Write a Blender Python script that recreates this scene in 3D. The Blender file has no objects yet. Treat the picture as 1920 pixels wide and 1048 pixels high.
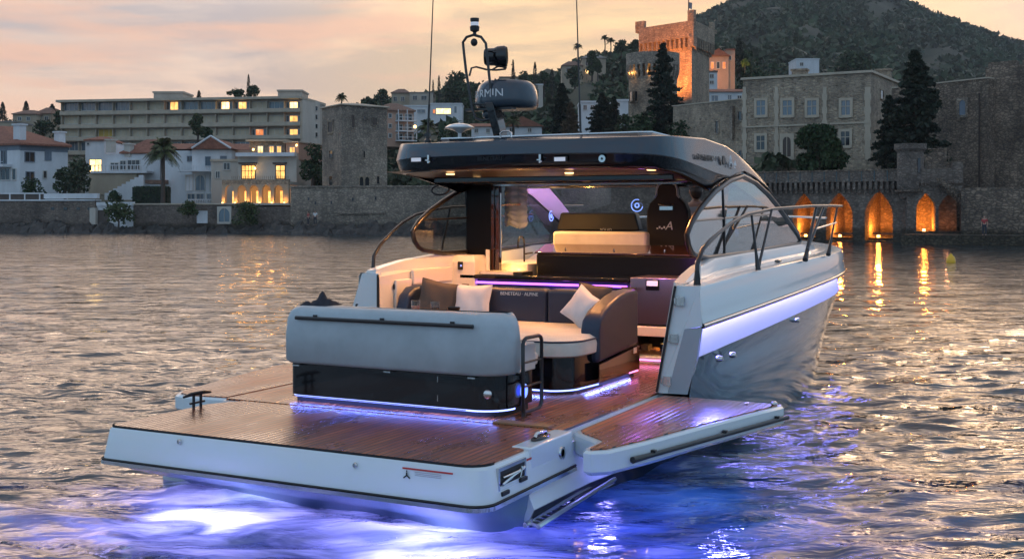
import bpy, bmesh, math, random
import numpy as np
from mathutils import Vector, Matrix
random.seed(7); RS=np.random.RandomState(11)
R=math.radians
# ---------------------------------------------------------------- camera, sky, sun
F=2157.0; HY=400.0; YAW=R(26.9); CZ=2.25
SN,CS=math.sin(YAW),math.cos(YAW)
scene=bpy.context.scene
cd=bpy.data.cameras.new("Camera"); cam=bpy.data.objects.new("Camera",cd); scene.collection.objects.link(cam)
cam.location=(0,0,CZ); cam.rotation_euler=(R(90),0,YAW)
cd.sensor_width=36; cd.lens=F*36/1920; cd.shift_y=-(524-HY)/1920; cd.clip_end=6000; cd.clip_start=.05
scene.camera=cam
scene.view_settings.view_transform='Standard'; scene.view_settings.look='None'
scene.view_settings.exposure=0.22; scene.view_settings.gamma=1.0
W=bpy.data.worlds.new("World"); scene.world=W; W.use_nodes=True
wn=W.node_tree.nodes; wl=W.node_tree.links
for n in list(wn): wn.remove(n)
SUN_AZ=-6.0   # degrees clockwise from +Y (towards the glow behind the castle)
SUN_EL=3.0
def wnode(t,**k):
    n=wn.new(t)
    for a,b in k.items(): setattr(n,a,b)
    return n
def ramp(n,stops):
    cr=n.color_ramp
    while len(cr.elements)>1: cr.elements.remove(cr.elements[-1])
    cr.elements[0].position=stops[0][0]; cr.elements[0].color=(*stops[0][1],1)
    for p,c in stops[1:]:
        e=cr.elements.new(p); e.color=(*c,1)
def build_world():
    out=wnode('ShaderNodeOutputWorld'); bg=wnode('ShaderNodeBackground'); bg.inputs['Strength'].default_value=1.0
    sky=wnode('ShaderNodeTexSky',sky_type='NISHITA',sun_disc=False,sun_elevation=R(SUN_EL),sun_rotation=R(SUN_AZ))
    bg0=wnode('ShaderNodeBackground'); bg0.inputs['Strength'].default_value=.012; wl.new(sky.outputs[0],bg0.inputs[0])
    tc=wnode('ShaderNodeTexCoord'); sx=wnode('ShaderNodeSeparateXYZ'); wl.new(tc.outputs['Generated'],sx.inputs[0])
    # elevation gradients: towards the sunset, and away from it
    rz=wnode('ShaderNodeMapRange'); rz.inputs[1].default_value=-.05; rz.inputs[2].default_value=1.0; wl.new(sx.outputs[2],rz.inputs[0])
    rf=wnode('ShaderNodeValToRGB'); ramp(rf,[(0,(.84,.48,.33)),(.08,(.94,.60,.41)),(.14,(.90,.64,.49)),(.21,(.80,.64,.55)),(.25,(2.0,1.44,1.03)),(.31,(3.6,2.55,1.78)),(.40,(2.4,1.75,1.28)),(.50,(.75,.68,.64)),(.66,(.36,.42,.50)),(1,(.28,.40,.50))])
    rb=wnode('ShaderNodeValToRGB'); ramp(rb,[(0,(.24,.50,.70)),(.15,(.26,.57,.82)),(.4,(.28,.64,.95)),(.7,(.28,.54,.78)),(1,(.30,.44,.56))])
    wl.new(rz.outputs[0],rf.inputs[0]); wl.new(rz.outputs[0],rb.inputs[0])
    cx_=wnode('ShaderNodeCombineXYZ'); wl.new(sx.outputs[0],cx_.inputs[0]); wl.new(sx.outputs[1],cx_.inputs[1]); nx_=wnode('ShaderNodeVectorMath',operation='NORMALIZE'); wl.new(cx_.outputs[0],nx_.inputs[0]); dp=wnode('ShaderNodeVectorMath',operation='DOT_PRODUCT'); wl.new(nx_.outputs[0],dp.inputs[0])
    a=R(-27); dp.inputs[1].default_value=(math.sin(a),math.cos(a),0)
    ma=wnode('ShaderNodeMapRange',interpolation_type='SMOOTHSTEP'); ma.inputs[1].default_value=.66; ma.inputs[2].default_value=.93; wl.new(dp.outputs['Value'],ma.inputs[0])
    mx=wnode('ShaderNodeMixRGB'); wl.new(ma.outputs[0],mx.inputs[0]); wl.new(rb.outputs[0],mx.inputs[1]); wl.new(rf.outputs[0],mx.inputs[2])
    # golden glow low behind the castle
    dg=wnode('ShaderNodeVectorMath',operation='DOT_PRODUCT'); nm=wnode('ShaderNodeVectorMath',operation='NORMALIZE')
    wl.new(tc.outputs['Generated'],nm.inputs[0]); wl.new(nm.outputs[0],dg.inputs[0])
    g=R(-20.0); dg.inputs[1].default_value=(math.sin(g)*.996,math.cos(g)*.996,.09)
    mg=wnode('ShaderNodeMapRange',interpolation_type='SMOOTHSTEP'); mg.inputs[1].default_value=.93; mg.inputs[2].default_value=1.0; mg.inputs[4].default_value=1.0; wl.new(dg.outputs['Value'],mg.inputs[0])
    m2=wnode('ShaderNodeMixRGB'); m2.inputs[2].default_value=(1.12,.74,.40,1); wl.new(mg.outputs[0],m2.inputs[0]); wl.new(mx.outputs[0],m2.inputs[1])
    # clouds: streaks stretched along the horizon
    mp=wnode('ShaderNodeMapping'); mp.inputs['Scale'].default_value=(1.6,1.6,9.0); mp.inputs['Location'].default_value=(3.2,.4,1.7); wl.new(nm.outputs[0],mp.inputs[0])
    n1=wnode('ShaderNodeTexNoise'); n1.inputs['Scale'].default_value=2.8; n1.inputs['Detail'].default_value=7; n1.inputs['Roughness'].default_value=.58; n1.inputs['Distortion'].default_value=.5; wl.new(mp.outputs[0],n1.inputs[0])
    r1=wnode('ShaderNodeValToRGB'); ramp(r1,[(.44,(0,0,0)),(.60,(1,1,1))]); wl.new(n1.outputs[0],r1.inputs[0])
    mc=wnode('ShaderNodeMath',operation='MULTIPLY'); mc.inputs[1].default_value=.85; wl.new(r1.outputs[0],mc.inputs[0])
    cc=wnode('ShaderNodeMixRGB',blend_type='MULTIPLY'); cc.inputs[2].default_value=(.62,.68,.82,1); wl.new(mc.outputs[0],cc.inputs[0]); wl.new(m2.outputs[0],cc.inputs[1])
    mp2=wnode('ShaderNodeMapping'); mp2.inputs['Scale'].default_value=(2.5,2.5,16.0); mp2.inputs['Location'].default_value=(.3,5.4,.7); wl.new(nm.outputs[0],mp2.inputs[0])
    n2=wnode('ShaderNodeTexNoise'); n2.inputs['Scale'].default_value=2.0; n2.inputs['Detail'].default_value=6; n2.inputs['Roughness'].default_value=.55; wl.new(mp2.outputs[0],n2.inputs[0])
    r2=wnode('ShaderNodeValToRGB'); ramp(r2,[(.48,(0,0,0)),(.64,(1,1,1))]); wl.new(n2.outputs[0],r2.inputs[0])
    mc2=wnode('ShaderNodeMath',operation='MULTIPLY'); mc2.inputs[1].default_value=.75; wl.new(r2.outputs[0],mc2.inputs[0])
    c2=wnode('ShaderNodeMixRGB',blend_type='MIX'); c2.inputs[2].default_value=(.92,.54,.38,1); wl.new(mc2.outputs[0],c2.inputs[0]); wl.new(cc.outputs[0],c2.inputs[1])
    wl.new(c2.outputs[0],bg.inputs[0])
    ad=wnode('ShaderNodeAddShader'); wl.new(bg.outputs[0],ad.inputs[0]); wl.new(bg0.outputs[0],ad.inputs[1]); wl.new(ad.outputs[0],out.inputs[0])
build_world()
sl=bpy.data.lights.new("Sun",'SUN'); sl.energy=.12; sl.angle=R(10); sl.color=(1,.62,.34)
so=bpy.data.objects.new("Sun",sl); scene.collection.objects.link(so)
_d=Vector((math.sin(R(SUN_AZ))*math.cos(R(9)),math.cos(R(SUN_AZ))*math.cos(R(9)),math.sin(R(9))))
so.rotation_euler=(-_d).to_track_quat('-Z','Y').to_euler()

# ---------------------------------------------------------------- helpers
def G(u,D):
    X=(u-960)/F*D
    return Vector((X*CS-D*SN, X*SN+D*CS))
def Z(v,D): return CZ+(HY-v)/F*D
def P3(u,v,D):
    g=G(u,D); return Vector((g.x,g.y,Z(v,D)))
def onwall(A,B,u):
    # point on the vertical plane through A,B seen at column u ; returns (xy, depth)
    dx,dy=(u-960)/F,1.0
    d=Vector((dx*CS-dy*SN, dx*SN+dy*CS)); e=B-A
    den=d.x*e.y-d.y*e.x
    t=(A.x*e.y-A.y*e.x)/den
    return d*t, t
class M:
    def __init__(s): s.v=[]; s.f=[]
    def add(s,vs,fs):
        b=len(s.v); s.v+= [tuple(p) for p in vs]; s.f+=[tuple(i+b for i in f) for f in fs]
        return s
    def box(s,x0,x1,y0,y1,z0,z1):
        return s.add([(x0,y0,z0),(x1,y0,z0),(x1,y1,z0),(x0,y1,z0),(x0,y0,z1),(x1,y0,z1),(x1,y1,z1),(x0,y1,z1)],
              [(3,2,1,0),(4,5,6,7),(0,1,5,4),(1,2,6,5),(2,3,7,6),(3,0,4,7)])
    def prism(s,poly,z0,z1,zt=None):
        n=len(poly)
        a=sum(poly[i][0]*poly[(i+1)%n][1]-poly[(i+1)%n][0]*poly[i][1] for i in range(n))
        if a<0: poly=list(poly)[::-1]
        vs=[(p[0],p[1],z0) for p in poly]+[(p[0],p[1],z1) for p in poly]
        return s.add(vs,[tuple(range(n))[::-1],tuple(range(n,2*n))]+[(i,(i+1)%n,(i+1)%n+n,i+n) for i in range(n)])
    def slab(s,A,B,s0,s1,z0,z1,o0,o1):
        # box along wall A->B : s0..s1 metres along, o0..o1 metres out (towards the camera side)
        e=(B-A).normalized(); n=Vector((e.y,-e.x))
        if n.dot(-(A+B)/2)<0: n=-n
        q=[A+e*s0+n*o0,A+e*s1+n*o0,A+e*s1+n*o1,A+e*s0+n*o1]
        return s.prism([(p.x,p.y) for p in q],z0,z1)
    def tube(s,pts,r,n=8,closed=False,cap=True):
        pts=[Vector(p) for p in pts]; m=len(pts); rings=[]
        up=None
        for i,p in enumerate(pts):
            a=pts[i-1] if (i>0 or closed) else p; b=pts[(i+1)%m] if (i<m-1 or closed) else p
            t=(b-a).normalized()
            if up is None:
                up=Vector((0,0,1)) if abs(t.z)<.9 else Vector((1,0,0))
            x=t.cross(up).normalized(); up=x.cross(t).normalized()
            rr=r[i] if isinstance(r,(list,tuple)) else r
            rings.append([p+(x*math.cos(2*math.pi*k/n)+up*math.sin(2*math.pi*k/n))*rr for k in range(n)])
        vs=[q for g in rings for q in g]; fs=[]
        for i in range(m if closed else m-1):
            j=(i+1)%m
            for k in range(n):
                l=(k+1)%n; fs.append((i*n+k,i*n+l,j*n+l,j*n+k))
        if not closed and cap: fs+= [tuple(range(n)), tuple(range((m-1)*n,m*n))[::-1]]
        return s.add(vs,fs)
    def lathe(s,c,prof,n=24,axis='z'):
        vs=[];m=len(prof)
        for (r,h) in prof:
            for k in range(n):
                a=2*math.pi*k/n
                p=(r*math.cos(a),r*math.sin(a),h)
                if axis=='y': p=(p[0],p[2],p[1])
                if axis=='x': p=(p[2],p[0],p[1])
                vs.append((c[0]+p[0],c[1]+p[1],c[2]+p[2]))
        fs=[(i*n+k,i*n+(k+1)%n,(i+1)*n+(k+1)%n,(i+1)*n+k) for i in range(m-1) for k in range(n)]
        fs+=[tuple(range(n))[::-1],tuple(range((m-1)*n,m*n))]
        return s.add(vs,fs)
    def ell(s,c,r,n=12,rot=None):
        vs=[];fs=[];m=n//2+1
        for i in range(m):
            th=math.pi*i/(m-1)
            for k in range(n):
                a=2*math.pi*k/n
                p=Vector((r[0]*math.sin(th)*math.cos(a),r[1]*math.sin(th)*math.sin(a),r[2]*math.cos(th)))
                if rot: p=rot@p
                vs.append((c[0]+p.x,c[1]+p.y,c[2]+p.z))
        fs=[(i*n+k,(i+1)*n+k,(i+1)*n+(k+1)%n,i*n+(k+1)%n) for i in range(m-1) for k in range(n)]
        return s.add(vs,fs)
    def loft(s,secs,closed=False,caps=False):
        n=len(secs[0]); vs=[p for q in secs for p in q]; fs=[]
        for i in range(len(secs)-1):
            for k in range(n if closed else n-1):
                l=(k+1)%n; fs.append((i*n+k,i*n+l,(i+1)*n+l,(i+1)*n+k))
        if caps: fs+=[tuple(range(n))[::-1],tuple(range((len(secs)-1)*n,len(secs)*n))]
        return s.add(vs,fs)
    def panel(s,pts,th):
        # planar polygon given thickness th (vector)
        n=len(pts); th=Vector(th); vs=[Vector(p) for p in pts]+[Vector(p)+th for p in pts]
        return s.add(vs,[tuple(range(n)),tuple(range(n,2*n))[::-1]]+[(i,i+n,(i+1)%n+n,(i+1)%n) for i in range(n)])
    def build(s,name,mat,parent=None,smooth=None,bevel=0,seg=2,sub=0,fix=True):
        off=Vector((0,0,0)); q=parent
        while q is not None: off+=q.location; q=q.parent
        me=bpy.data.meshes.new(name)
        me.from_pydata([(a-off.x,b-off.y,c-off.z) for a,b,c in s.v],[],s.f); me.update()
        if fix:
            b=bmesh.new(); b.from_mesh(me); bmesh.ops.remove_doubles(b,verts=b.verts,dist=1e-5) if smooth else None
            bmesh.ops.recalc_face_normals(b,faces=b.faces); b.to_mesh(me); b.free()
        o=bpy.data.objects.new(name,me); scene.collection.objects.link(o)
        if parent: o.parent=parent
        if isinstance(mat,str): mat=MAT[mat]
        me.materials.append(mat)
        if smooth is not None:
            me.shade_smooth(); me.set_sharp_from_angle(angle=R(smooth))
        if bevel:
            m=o.modifiers.new("Bevel",'BEVEL'); m.width=bevel; m.segments=seg; m.limit_method='ANGLE'; m.angle_limit=R(35); m.harden_normals=True
            if smooth is None: me.shade_smooth(); me.set_sharp_from_angle(angle=R(180))
        if sub:
            m=o.modifiers.new("Sub",'SUBSURF'); m.levels=sub; m.render_levels=sub
        return o
def tag(o,label=None,cat=None,group=None,kind=None):
    if label: o['label']=label
    if cat: o['category']=cat
    if group: o['group']=group
    if kind: o['kind']=kind
    return o
def thing(name,label,cat,loc=(0,0,0),group=None):
    o=bpy.data.objects.new(name,None); scene.collection.objects.link(o); o.location=loc; o.empty_display_size=.2
    return tag(o,label,cat,group)
def mesh_np(name,V,Fc,mat,parent=None,smooth=False,k=4):
    me=bpy.data.meshes.new(name); V=np.asarray(V,dtype=np.float32); Fc=np.asarray(Fc,dtype=np.int32)
    if parent is not None:
        off=Vector((0,0,0)); q=parent
        while q is not None: off+=q.location; q=q.parent
        V=V-np.array(off,dtype=np.float32)
    me.vertices.add(len(V)); me.vertices.foreach_set('co',V.ravel())
    me.loops.add(Fc.size); me.loops.foreach_set('vertex_index',Fc.ravel())
    me.polygons.add(len(Fc)); me.polygons.foreach_set('loop_start',np.arange(0,Fc.size,k,dtype=np.int32)); 
    me.polygons.foreach_set('loop_total',np.full(len(Fc),k,dtype=np.int32))
    me.update(calc_edges=True); me.validate()
    if smooth: me.shade_smooth()
    o=bpy.data.objects.new(name,me); scene.collection.objects.link(o)
    if parent is not None: o.parent=parent
    me.materials.append(MAT[mat] if isinstance(mat,str) else mat)
    return o
def leaves(C,S,up=.0):
    # C (n,3) leaf centres, S (n,) sizes -> quads in random orientation
    n=len(C); a=RS.normal(size=(n,3)); a/=np.linalg.norm(a,axis=1)[:,None]
    b=RS.normal(size=(n,3)); b[:,2]-=up; b-=a*(a*b).sum(1)[:,None]; b/=np.linalg.norm(b,axis=1)[:,None]
    S=np.asarray(S)[:,None]; w=.62
    V=np.stack([C-a*S*.5,C+b*S*w*.5,C+a*S*.5,C-b*S*w*.5],1).reshape(-1,3)
    return V,np.arange(4*n).reshape(n,4)

# ---------------------------------------------------------------- materials
MAT={}
def mat(name,col=(.5,.5,.5),rough=.5,metal=0,coat=0,spec=None,em=None,emc=None,**k):
    m=bpy.data.materials.new(name); m.use_nodes=True; b=m.node_tree.nodes['Principled BSDF']
    b.inputs['Base Color'].default_value=(*col,1); b.inputs['Roughness'].default_value=rough; b.inputs['Metallic'].default_value=metal
    if coat: b.inputs['Coat Weight'].default_value=coat; b.inputs['Coat Roughness'].default_value=.05
    if spec is not None: b.inputs['Specular IOR Level'].default_value=spec
    if em: b.inputs['Emission Color'].default_value=(*(emc or col),1); b.inputs['Emission Strength'].default_value=em
    MAT[name]=m; return m
def nz(m,scale,detail=4,rough=.55,vec=None,stretch=None,typ='ShaderNodeTexNoise'):
    t=m.node_tree; tc=t.nodes.new('ShaderNodeTexCoord'); n=t.nodes.new(typ)
    src=tc.outputs['Object']
    if stretch:
        mp=t.nodes.new('ShaderNodeMapping'); mp.inputs['Scale'].default_value=stretch; t.links.new(src,mp.inputs[0]); src=mp.outputs[0]
    t.links.new(src,n.inputs['Vector']); n.inputs['Scale'].default_value=scale
    if 'Detail' in n.inputs: n.inputs['Detail'].default_value=detail
    if typ=='ShaderNodeTexNoise': n.inputs['Roughness'].default_value=rough
    return n
def cr(m,src,stops):
    r=m.node_tree.nodes.new('ShaderNodeValToRGB'); ramp(r,stops); m.node_tree.links.new(src,r.inputs[0]); return r.outputs[0]
def mulc(m,a,b,fac=1,mode='MULTIPLY'):
    x=m.node_tree.nodes.new('ShaderNodeMixRGB'); x.blend_type=mode; x.inputs[0].default_value=fac
    for i,s in ((1,a),(2,b)):
        if isinstance(s,tuple): x.inputs[i].default_value=(*s,1)
        else: m.node_tree.links.new(s,x.inputs[i])
    return x.outputs[0]
def setc(m,s,inp='Base Color'): m.node_tree.links.new(s,m.node_tree.nodes['Principled BSDF'].inputs[inp])
def bump(m,src,st=.3,dist=.02):
    b=m.node_tree.nodes.new('ShaderNodeBump'); b.inputs['Strength'].default_value=st; b.inputs['Distance'].default_value=dist
    m.node_tree.links.new(src,b.inputs['Height']); m.node_tree.links.new(b.outputs[0],m.node_tree.nodes['Principled BSDF'].inputs['Normal'])
def stone(name,c1,c2,mortar,scale=2.2,dist=.08,stain=.5):
    m=mat(name,c1,.9)
    v=nz(m,scale,stretch=(1,1,1.7),typ='ShaderNodeTexVoronoi'); v.feature='DISTANCE_TO_EDGE'
    v2=nz(m,scale,stretch=(1,1,1.7),typ='ShaderNodeTexVoronoi')
    dn=nz(m,1.6,3,.6)
    for q in (v,v2):
        lk=q.inputs['Vector'].links[0]; src=lk.from_socket; a_=m.node_tree.nodes.new('ShaderNodeMixRGB'); a_.blend_type='ADD'; a_.inputs[0].default_value=.55; m.node_tree.links.new(src,a_.inputs[1]); m.node_tree.links.new(dn.outputs['Color'],a_.inputs[2]); m.node_tree.links.new(a_.outputs[0],q.inputs['Vector'])
    sp=m.node_tree.nodes.new('ShaderNodeSeparateColor'); m.node_tree.links.new(v2.outputs['Color'],sp.inputs[0])
    body=cr(m,sp.outputs[0],[(0,tuple(x*.55 for x in c1)),(.35,c1),(.7,c2),(1,tuple(min(1,x*1.35) for x in c2))])
    edge=cr(m,v.outputs['Distance'],[(.02,(0,0,0)),(.10,(1,1,1))])
    x=m.node_tree.nodes.new('ShaderNodeMixRGB'); m.node_tree.links.new(edge,x.inputs[0]); x.inputs[1].default_value=(*mortar,1); m.node_tree.links.new(body,x.inputs[2])
    st=nz(m,.16,6,.65); s=cr(m,st.outputs[0],[(.32,(1-stain,)*3),(.62,(1.12,1.1,1.05))])
    s2=nz(m,1.1,5,.7,stretch=(1,1,.35)); ss=cr(m,s2.outputs[0],[(.35,(.72,.72,.72)),(.65,(1.1,1.1,1.1))])
    ge=m.node_tree.nodes.new('ShaderNodeNewGeometry'); sz=m.node_tree.nodes.new('ShaderNodeSeparateXYZ'); m.node_tree.links.new(ge.outputs['Position'],sz.inputs[0])
    ad=m.node_tree.nodes.new('ShaderNodeMath'); ad.operation='MULTIPLY_ADD'; ad.inputs[1].default_value=-1.2; m.node_tree.links.new(s2.outputs[0],ad.inputs[0]); m.node_tree.links.new(sz.outputs[2],ad.inputs[2])
    tide=cr(m,ad.outputs[0],[(0,(.30,.32,.28)),(.28,(.42,.42,.38)),(.62,(1,1,1))])
    setc(m,mulc(m,mulc(m,mulc(m,x.outputs[0],s),ss),tide)); bump(m,edge,.7,dist); return m
stone('stone_grey',(.24,.20,.165),(.36,.30,.24),(.25,.21,.175),2.7)
stone('stone_chateau',(.18,.14,.10),(.37,.295,.215),(.36,.30,.24),2.6,.10,stain=.5)
stone('stone_fort',(.17,.13,.095),(.29,.22,.165),(.15,.12,.10),2.8,.10,stain=.6)
stone('stone_tower',(.24,.19,.14),(.36,.28,.20),(.28,.23,.18),2.5,stain=.4)
stone('stone_wall',(.13,.105,.09),(.21,.17,.145),(.17,.14,.12),2.7,stain=.6)
def plain(name,col,rough=.8,var=.25,scale=.8,bmp=0,streak=True):
    m=mat(name,col,rough); n=nz(m,scale,6,.65,stretch=(1,1,.4) if streak else None)
    setc(m,mulc(m,col,cr(m,n.outputs[0],[(.3,(1-var,)*3),(.7,(1+var*.4,)*3)])))
    if bmp: bump(m,n.outputs[0],bmp,.02)
    return m
plain('render_white',(.62,.64,.66),.85,.18,.5)
plain('render_cream',(.50,.46,.40),.85,.2,.5)
plain('render_pink',(.48,.30,.22),.85,.2,.5)
plain('render_ochre',(.40,.33,.24),.85,.25,.5)
plain('concrete',(.46,.40,.33),.85,.25,.3)
plain('cornice',(.46,.39,.30),.85,.2,.8)
plain('shutter_blue',(.16,.20,.25),.6,.2,1)
plain('window_frame',(.55,.54,.50),.6,.15,1)
plain('dark_wood',(.07,.05,.04),.6,.3,2)
plain('blind_beige',(.60,.52,.38),.8,.15,1)
plain('blind_yellow',(.55,.38,.08),.8,.15,1)
plain('roof_concrete',(.24,.22,.20),.9,.3,.6)
def tiles(name,c):
    m=mat(name,c,.85); w=nz(m,5,2,typ='ShaderNodeTexWave'); w.inputs['Distortion'].default_value=1.5
    n=nz(m,2.5,5,.7); setc(m,mulc(m,c,cr(m,n.outputs[0],[(.3,(.55,.5,.5)),(.7,(1.25,1.2,1.15))]))); bump(m,w.outputs[0],.6,.08); return m
tiles('roof_tile',(.30,.13,.085)); tiles('roof_tile_old',(.24,.15,.11))
mat('glass_dark',(.02,.025,.03),.08,spec=.8); mat('glass_blue',(.10,.15,.19),.12,spec=.9)
def lit(name,c,e):
    m=mat(name,c,.5,em=e,emc=c); n=nz(m,.9,3,.6); t=m.node_tree
    col=cr(m,n.outputs[0],[(.3,tuple(x*.35 for x in c)),(.55,c),(.75,(1,.85,.5))]); t.links.new(col,t.nodes['Principled BSDF'].inputs['Emission Color']); return m
lit('lit_warm',(1,.50,.13),1.5); lit('lit_red',(.9,.25,.07),.9); lit('lit_bright',(1,.62,.22),3.5)
mat('lamp_warm',(1,.6,.25),.5,em=5,emc=(1,.55,.18))
mat('lamp_white',(1,.9,.7),.5,em=12,emc=(1,.9,.7))
def foliage(name,c1,c2,rough=.6):
    m=mat(name,c1,rough,spec=.25); n=nz(m,.45,3,.6); n2=nz(m,3.5,3,.6)
    a=cr(m,n.outputs[0],[(.35,c1),(.65,c2)]); setc(m,mulc(m,a,cr(m,n2.outputs[0],[(.3,(.7,.7,.7)),(.7,(1.3,1.3,1.2))]))); return m
foliage('leaf_dark',(.020,.042,.017),(.040,.070,.028)); foliage('leaf_mid',(.035,.055,.022),(.075,.095,.035))
foliage('leaf_olive',(.030,.044,.022),(.055,.070,.036)); foliage('leaf_palm',(.05,.065,.03),(.10,.11,.045))
foliage('leaf_conifer',(.010,.018,.013),(.028,.040,.024)); foliage('leaf_bright',(.07,.11,.02),(.16,.20,.04))
foliage('leaf_dry',(.07,.05,.035),(.13,.095,.06))
mat('bark',(.07,.055,.045),.9)
def terrain_mat():
    m=mat('hill_ground',(.06,.07,.04),.95); a=nz(m,.012,8,.65); b=nz(m,.08,6,.7)
    c=cr(m,a.outputs[0],[(.3,(.022,.034,.018)),(.6,(.035,.045,.025)),(.8,(.06,.058,.04))])
    setc(m,mulc(m,c,cr(m,b.outputs[0],[(.3,(.5,.5,.5)),(.7,(1.5,1.4,1.35))]))); return m
terrain_mat()
def rock_mat():
    m=mat('rock',(.05,.045,.042),.75); a=nz(m,1.3,7,.7); setc(m,cr(m,a.outputs[0],[(.3,(.014,.013,.013)),(.55,(.05,.045,.04)),(.75,(.13,.11,.09))])); bump(m,a.outputs[0],.8,.2)
rock_mat()
# ---------------------------------------------------------------- water
def water_mat():
    m=bpy.data.materials.new('water'); m.use_nodes=True; t=m.node_tree; MAT['water']=m
    for n in list(t.nodes): t.nodes.remove(n)
    N=t.nodes.new; L=t.links.new
    out=N('ShaderNodeOutputMaterial'); tc=N('ShaderNodeTexCoord')
    rot=N('ShaderNodeMapping'); rot.inputs['Rotation'].default_value=(0,0,-YAW); L(tc.outputs['Object'],rot.inputs[0])
    def noise(sc,stretch,det,w=0):
        mp=N('ShaderNodeMapping'); mp.inputs['Scale'].default_value=stretch; mp.inputs['Rotation'].default_value=(0,0,w); L(rot.outputs[0],mp.inputs[0])
        n=N('ShaderNodeTexNoise'); n.inputs['Scale'].default_value=sc; n.inputs['Detail'].default_value=det; n.inputs['Roughness'].default_value=.5; n.inputs['Distortion'].default_value=.6; L(mp.outputs[0],n.inputs[0]); return n.outputs[0]
    def bmp(h,st,dist,prev=None):
        b=N('ShaderNodeBump'); b.inputs['Strength'].default_value=st; b.inputs['Distance'].default_value=dist; L(h,b.inputs['Height'])
        if prev is not None: L(prev,b.inputs['Normal'])
        return b.outputs[0]
    b1=bmp(noise(.9,(.40,1,1),4,.1),1,.17)
    b2=bmp(noise(3.4,(.35,1,1),4,-.15),1,.055,b1)
    b3=bmp(noise(12,(.45,1,1),2,.2),1,.007,b2)
    lw=N('ShaderNodeFresnel'); lw.inputs['IOR'].default_value=1.8; L(b3,lw.inputs['Normal'])
    gl=N('ShaderNodeBsdfGlossy'); gl.inputs['Roughness'].default_value=.04; gl.inputs['Color'].default_value=(.96,.96,.96,1); L(b3,gl.inputs['Normal'])
    df=N('ShaderNodeBsdfDiffuse'); df.inputs['Color'].default_value=(.010,.022,.026,1); L(b3,df.inputs['Normal'])
    tr=N('ShaderNodeBsdfTranslucent'); 
    tn=noise(2.2,(.5,1,1),5,.25); tcr=N('ShaderNodeValToRGB'); ramp(tcr,[(.36,(.07,.09,.16)),(.50,(.38,.42,.60)),(.62,(.74,.76,.92))]); L(tn,tcr.inputs[0]); L(tcr.outputs[0],tr.inputs['Color'])  # ripple break-up of the underwater glow, painted into the translucent colour
    L(b3,tr.inputs['Normal'])
    ad=N('ShaderNodeAddShader'); L(df.outputs[0],ad.inputs[0]); L(tr.outputs[0],ad.inputs[1])
    mx=N('ShaderNodeMixShader'); L(lw.outputs[0],mx.inputs[0]); L(ad.outputs[0],mx.inputs[1]); L(gl.outputs[0],mx.inputs[2])
    L(mx.outputs[0],out.inputs['Surface'])
water_mat()
mat('seabed',(.02,.025,.025),.9)
def growing(a,b,fine0,fine1,st,g):
    c=list(np.arange(fine0,fine1,st)); s=st; x=c[-1]
    while x<b: s*=g; x+=s; c.append(x)
    s=st; x=fine0; l=[]
    while x>a: s*=g; x-=s; l.append(x)
    return np.array(l[::-1]+c)
def water():
    X=growing(-420,420,-7.5,8.5,.05,1.035); D=growing(-60,300,4.6,16,.05,1.018)
    hx=np.gradient(X); hd=np.gradient(D)
    XX,DD=np.meshgrid(X,D); H=np.maximum(*np.meshgrid(hx*.6,hd))
    z=np.zeros_like(XX); rs=np.random.RandomState(5)
    wx=XX+.35*np.sin(DD*.9+XX*.31)+.2*np.sin(XX*1.3-DD*.4); wd=DD+.3*np.sin(XX*.7+1)+.18*np.sin(XX*1.9+DD*.8)
    for i in range(60):
        lam=.26*(9**((i/59.)**1.15)); a=rs.normal(0,.55)+.12; k=2*math.pi/lam
        ph=k*(wx*math.sin(a)+wd*math.cos(a))+rs.uniform(0,6.28)
        amp=.0029*lam**.55
        s=np.sin(ph); s=s-.25*np.cos(2*ph)
        z+=amp*s*np.exp(-(2.6*H/lam)**2)
    # the sea is calmer in the lee of distance
    z*=1+.35*np.sin(XX*.11+DD*.07)
    x=XX*CS-DD*SN; y=XX*SN+DD*CS
    nx,nd=len(X),len(D)
    idx=np.arange(nx*nd).reshape(nd,nx)
    f=np.stack([idx[:-1,:-1],idx[:-1,1:],idx[1:,1:],idx[1:,:-1]],-1).reshape(-1,4)
    V=np.stack([x,y,z],-1).reshape(-1,3)
    o=mesh_np('water',V,f,'water',smooth=True); tag(o,kind='structure')
    m=M(); m.box(-1540,1540,-1500,1650,-9,-8); o=m.build('seabed','seabed'); tag(o,kind='structure')
water()

# ---------------------------------------------------------------- terrain
def it(x,t): return float(np.interp(x,[a for a,b in t],[b for a,b in t]))
TVA=[(-900,250),(0,246),(100,240),(600,218),(700,200),(800,186),(860,170),(950,158),(1000,152),(1060,138),(1120,110),(1200,92),(1300,96),(1400,105),(1500,130),(1920,215),(2080,300),(2180,396),(3000,396)]
TVB=[(-900,330),(900,260),(1100,190),(1200,120),(1260,75),(1300,44),(1350,16),(1400,-4),(1500,-22),(1650,-18),(1700,6),(1760,30),(1850,60),(1920,84),(2020,150),(2090,260),(2180,388),(3000,385)]
TD0=[(-900,146),(0,141),(430,134),(550,138),(600,130),(900,127),(1150,126),(1380,122),(1440,98),(1690,98),(1760,112),(1900,112),(2080,122),(2180,560),(3000,700)]
TZ0=[(-900,3.4),(160,3.4),(300,3.2),(550,3.0),(610,4.9),(1150,5.4),(1420,5.8),(3000,6)]
def th(u,D):
    d0=it(u,TD0); z0=it(u,TZ0); zA=CZ+(HY-it(u,TVA))/F*400-3; zB=CZ+(HY-it(u,TVB))/F*950-6
    if D<=400:
        t=max(0,min(1,(D-d0-25)/(400-d0-25))); return z0+(zA-z0)*t**1.15
    t=min(1,(D-400)/550)
    if D>950:
        return zB*(1-min(1,(D-950)/900))
    s=t*t*(3-2*t)*.4+t*.6
    return zA+(zB-zA)*s
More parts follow.
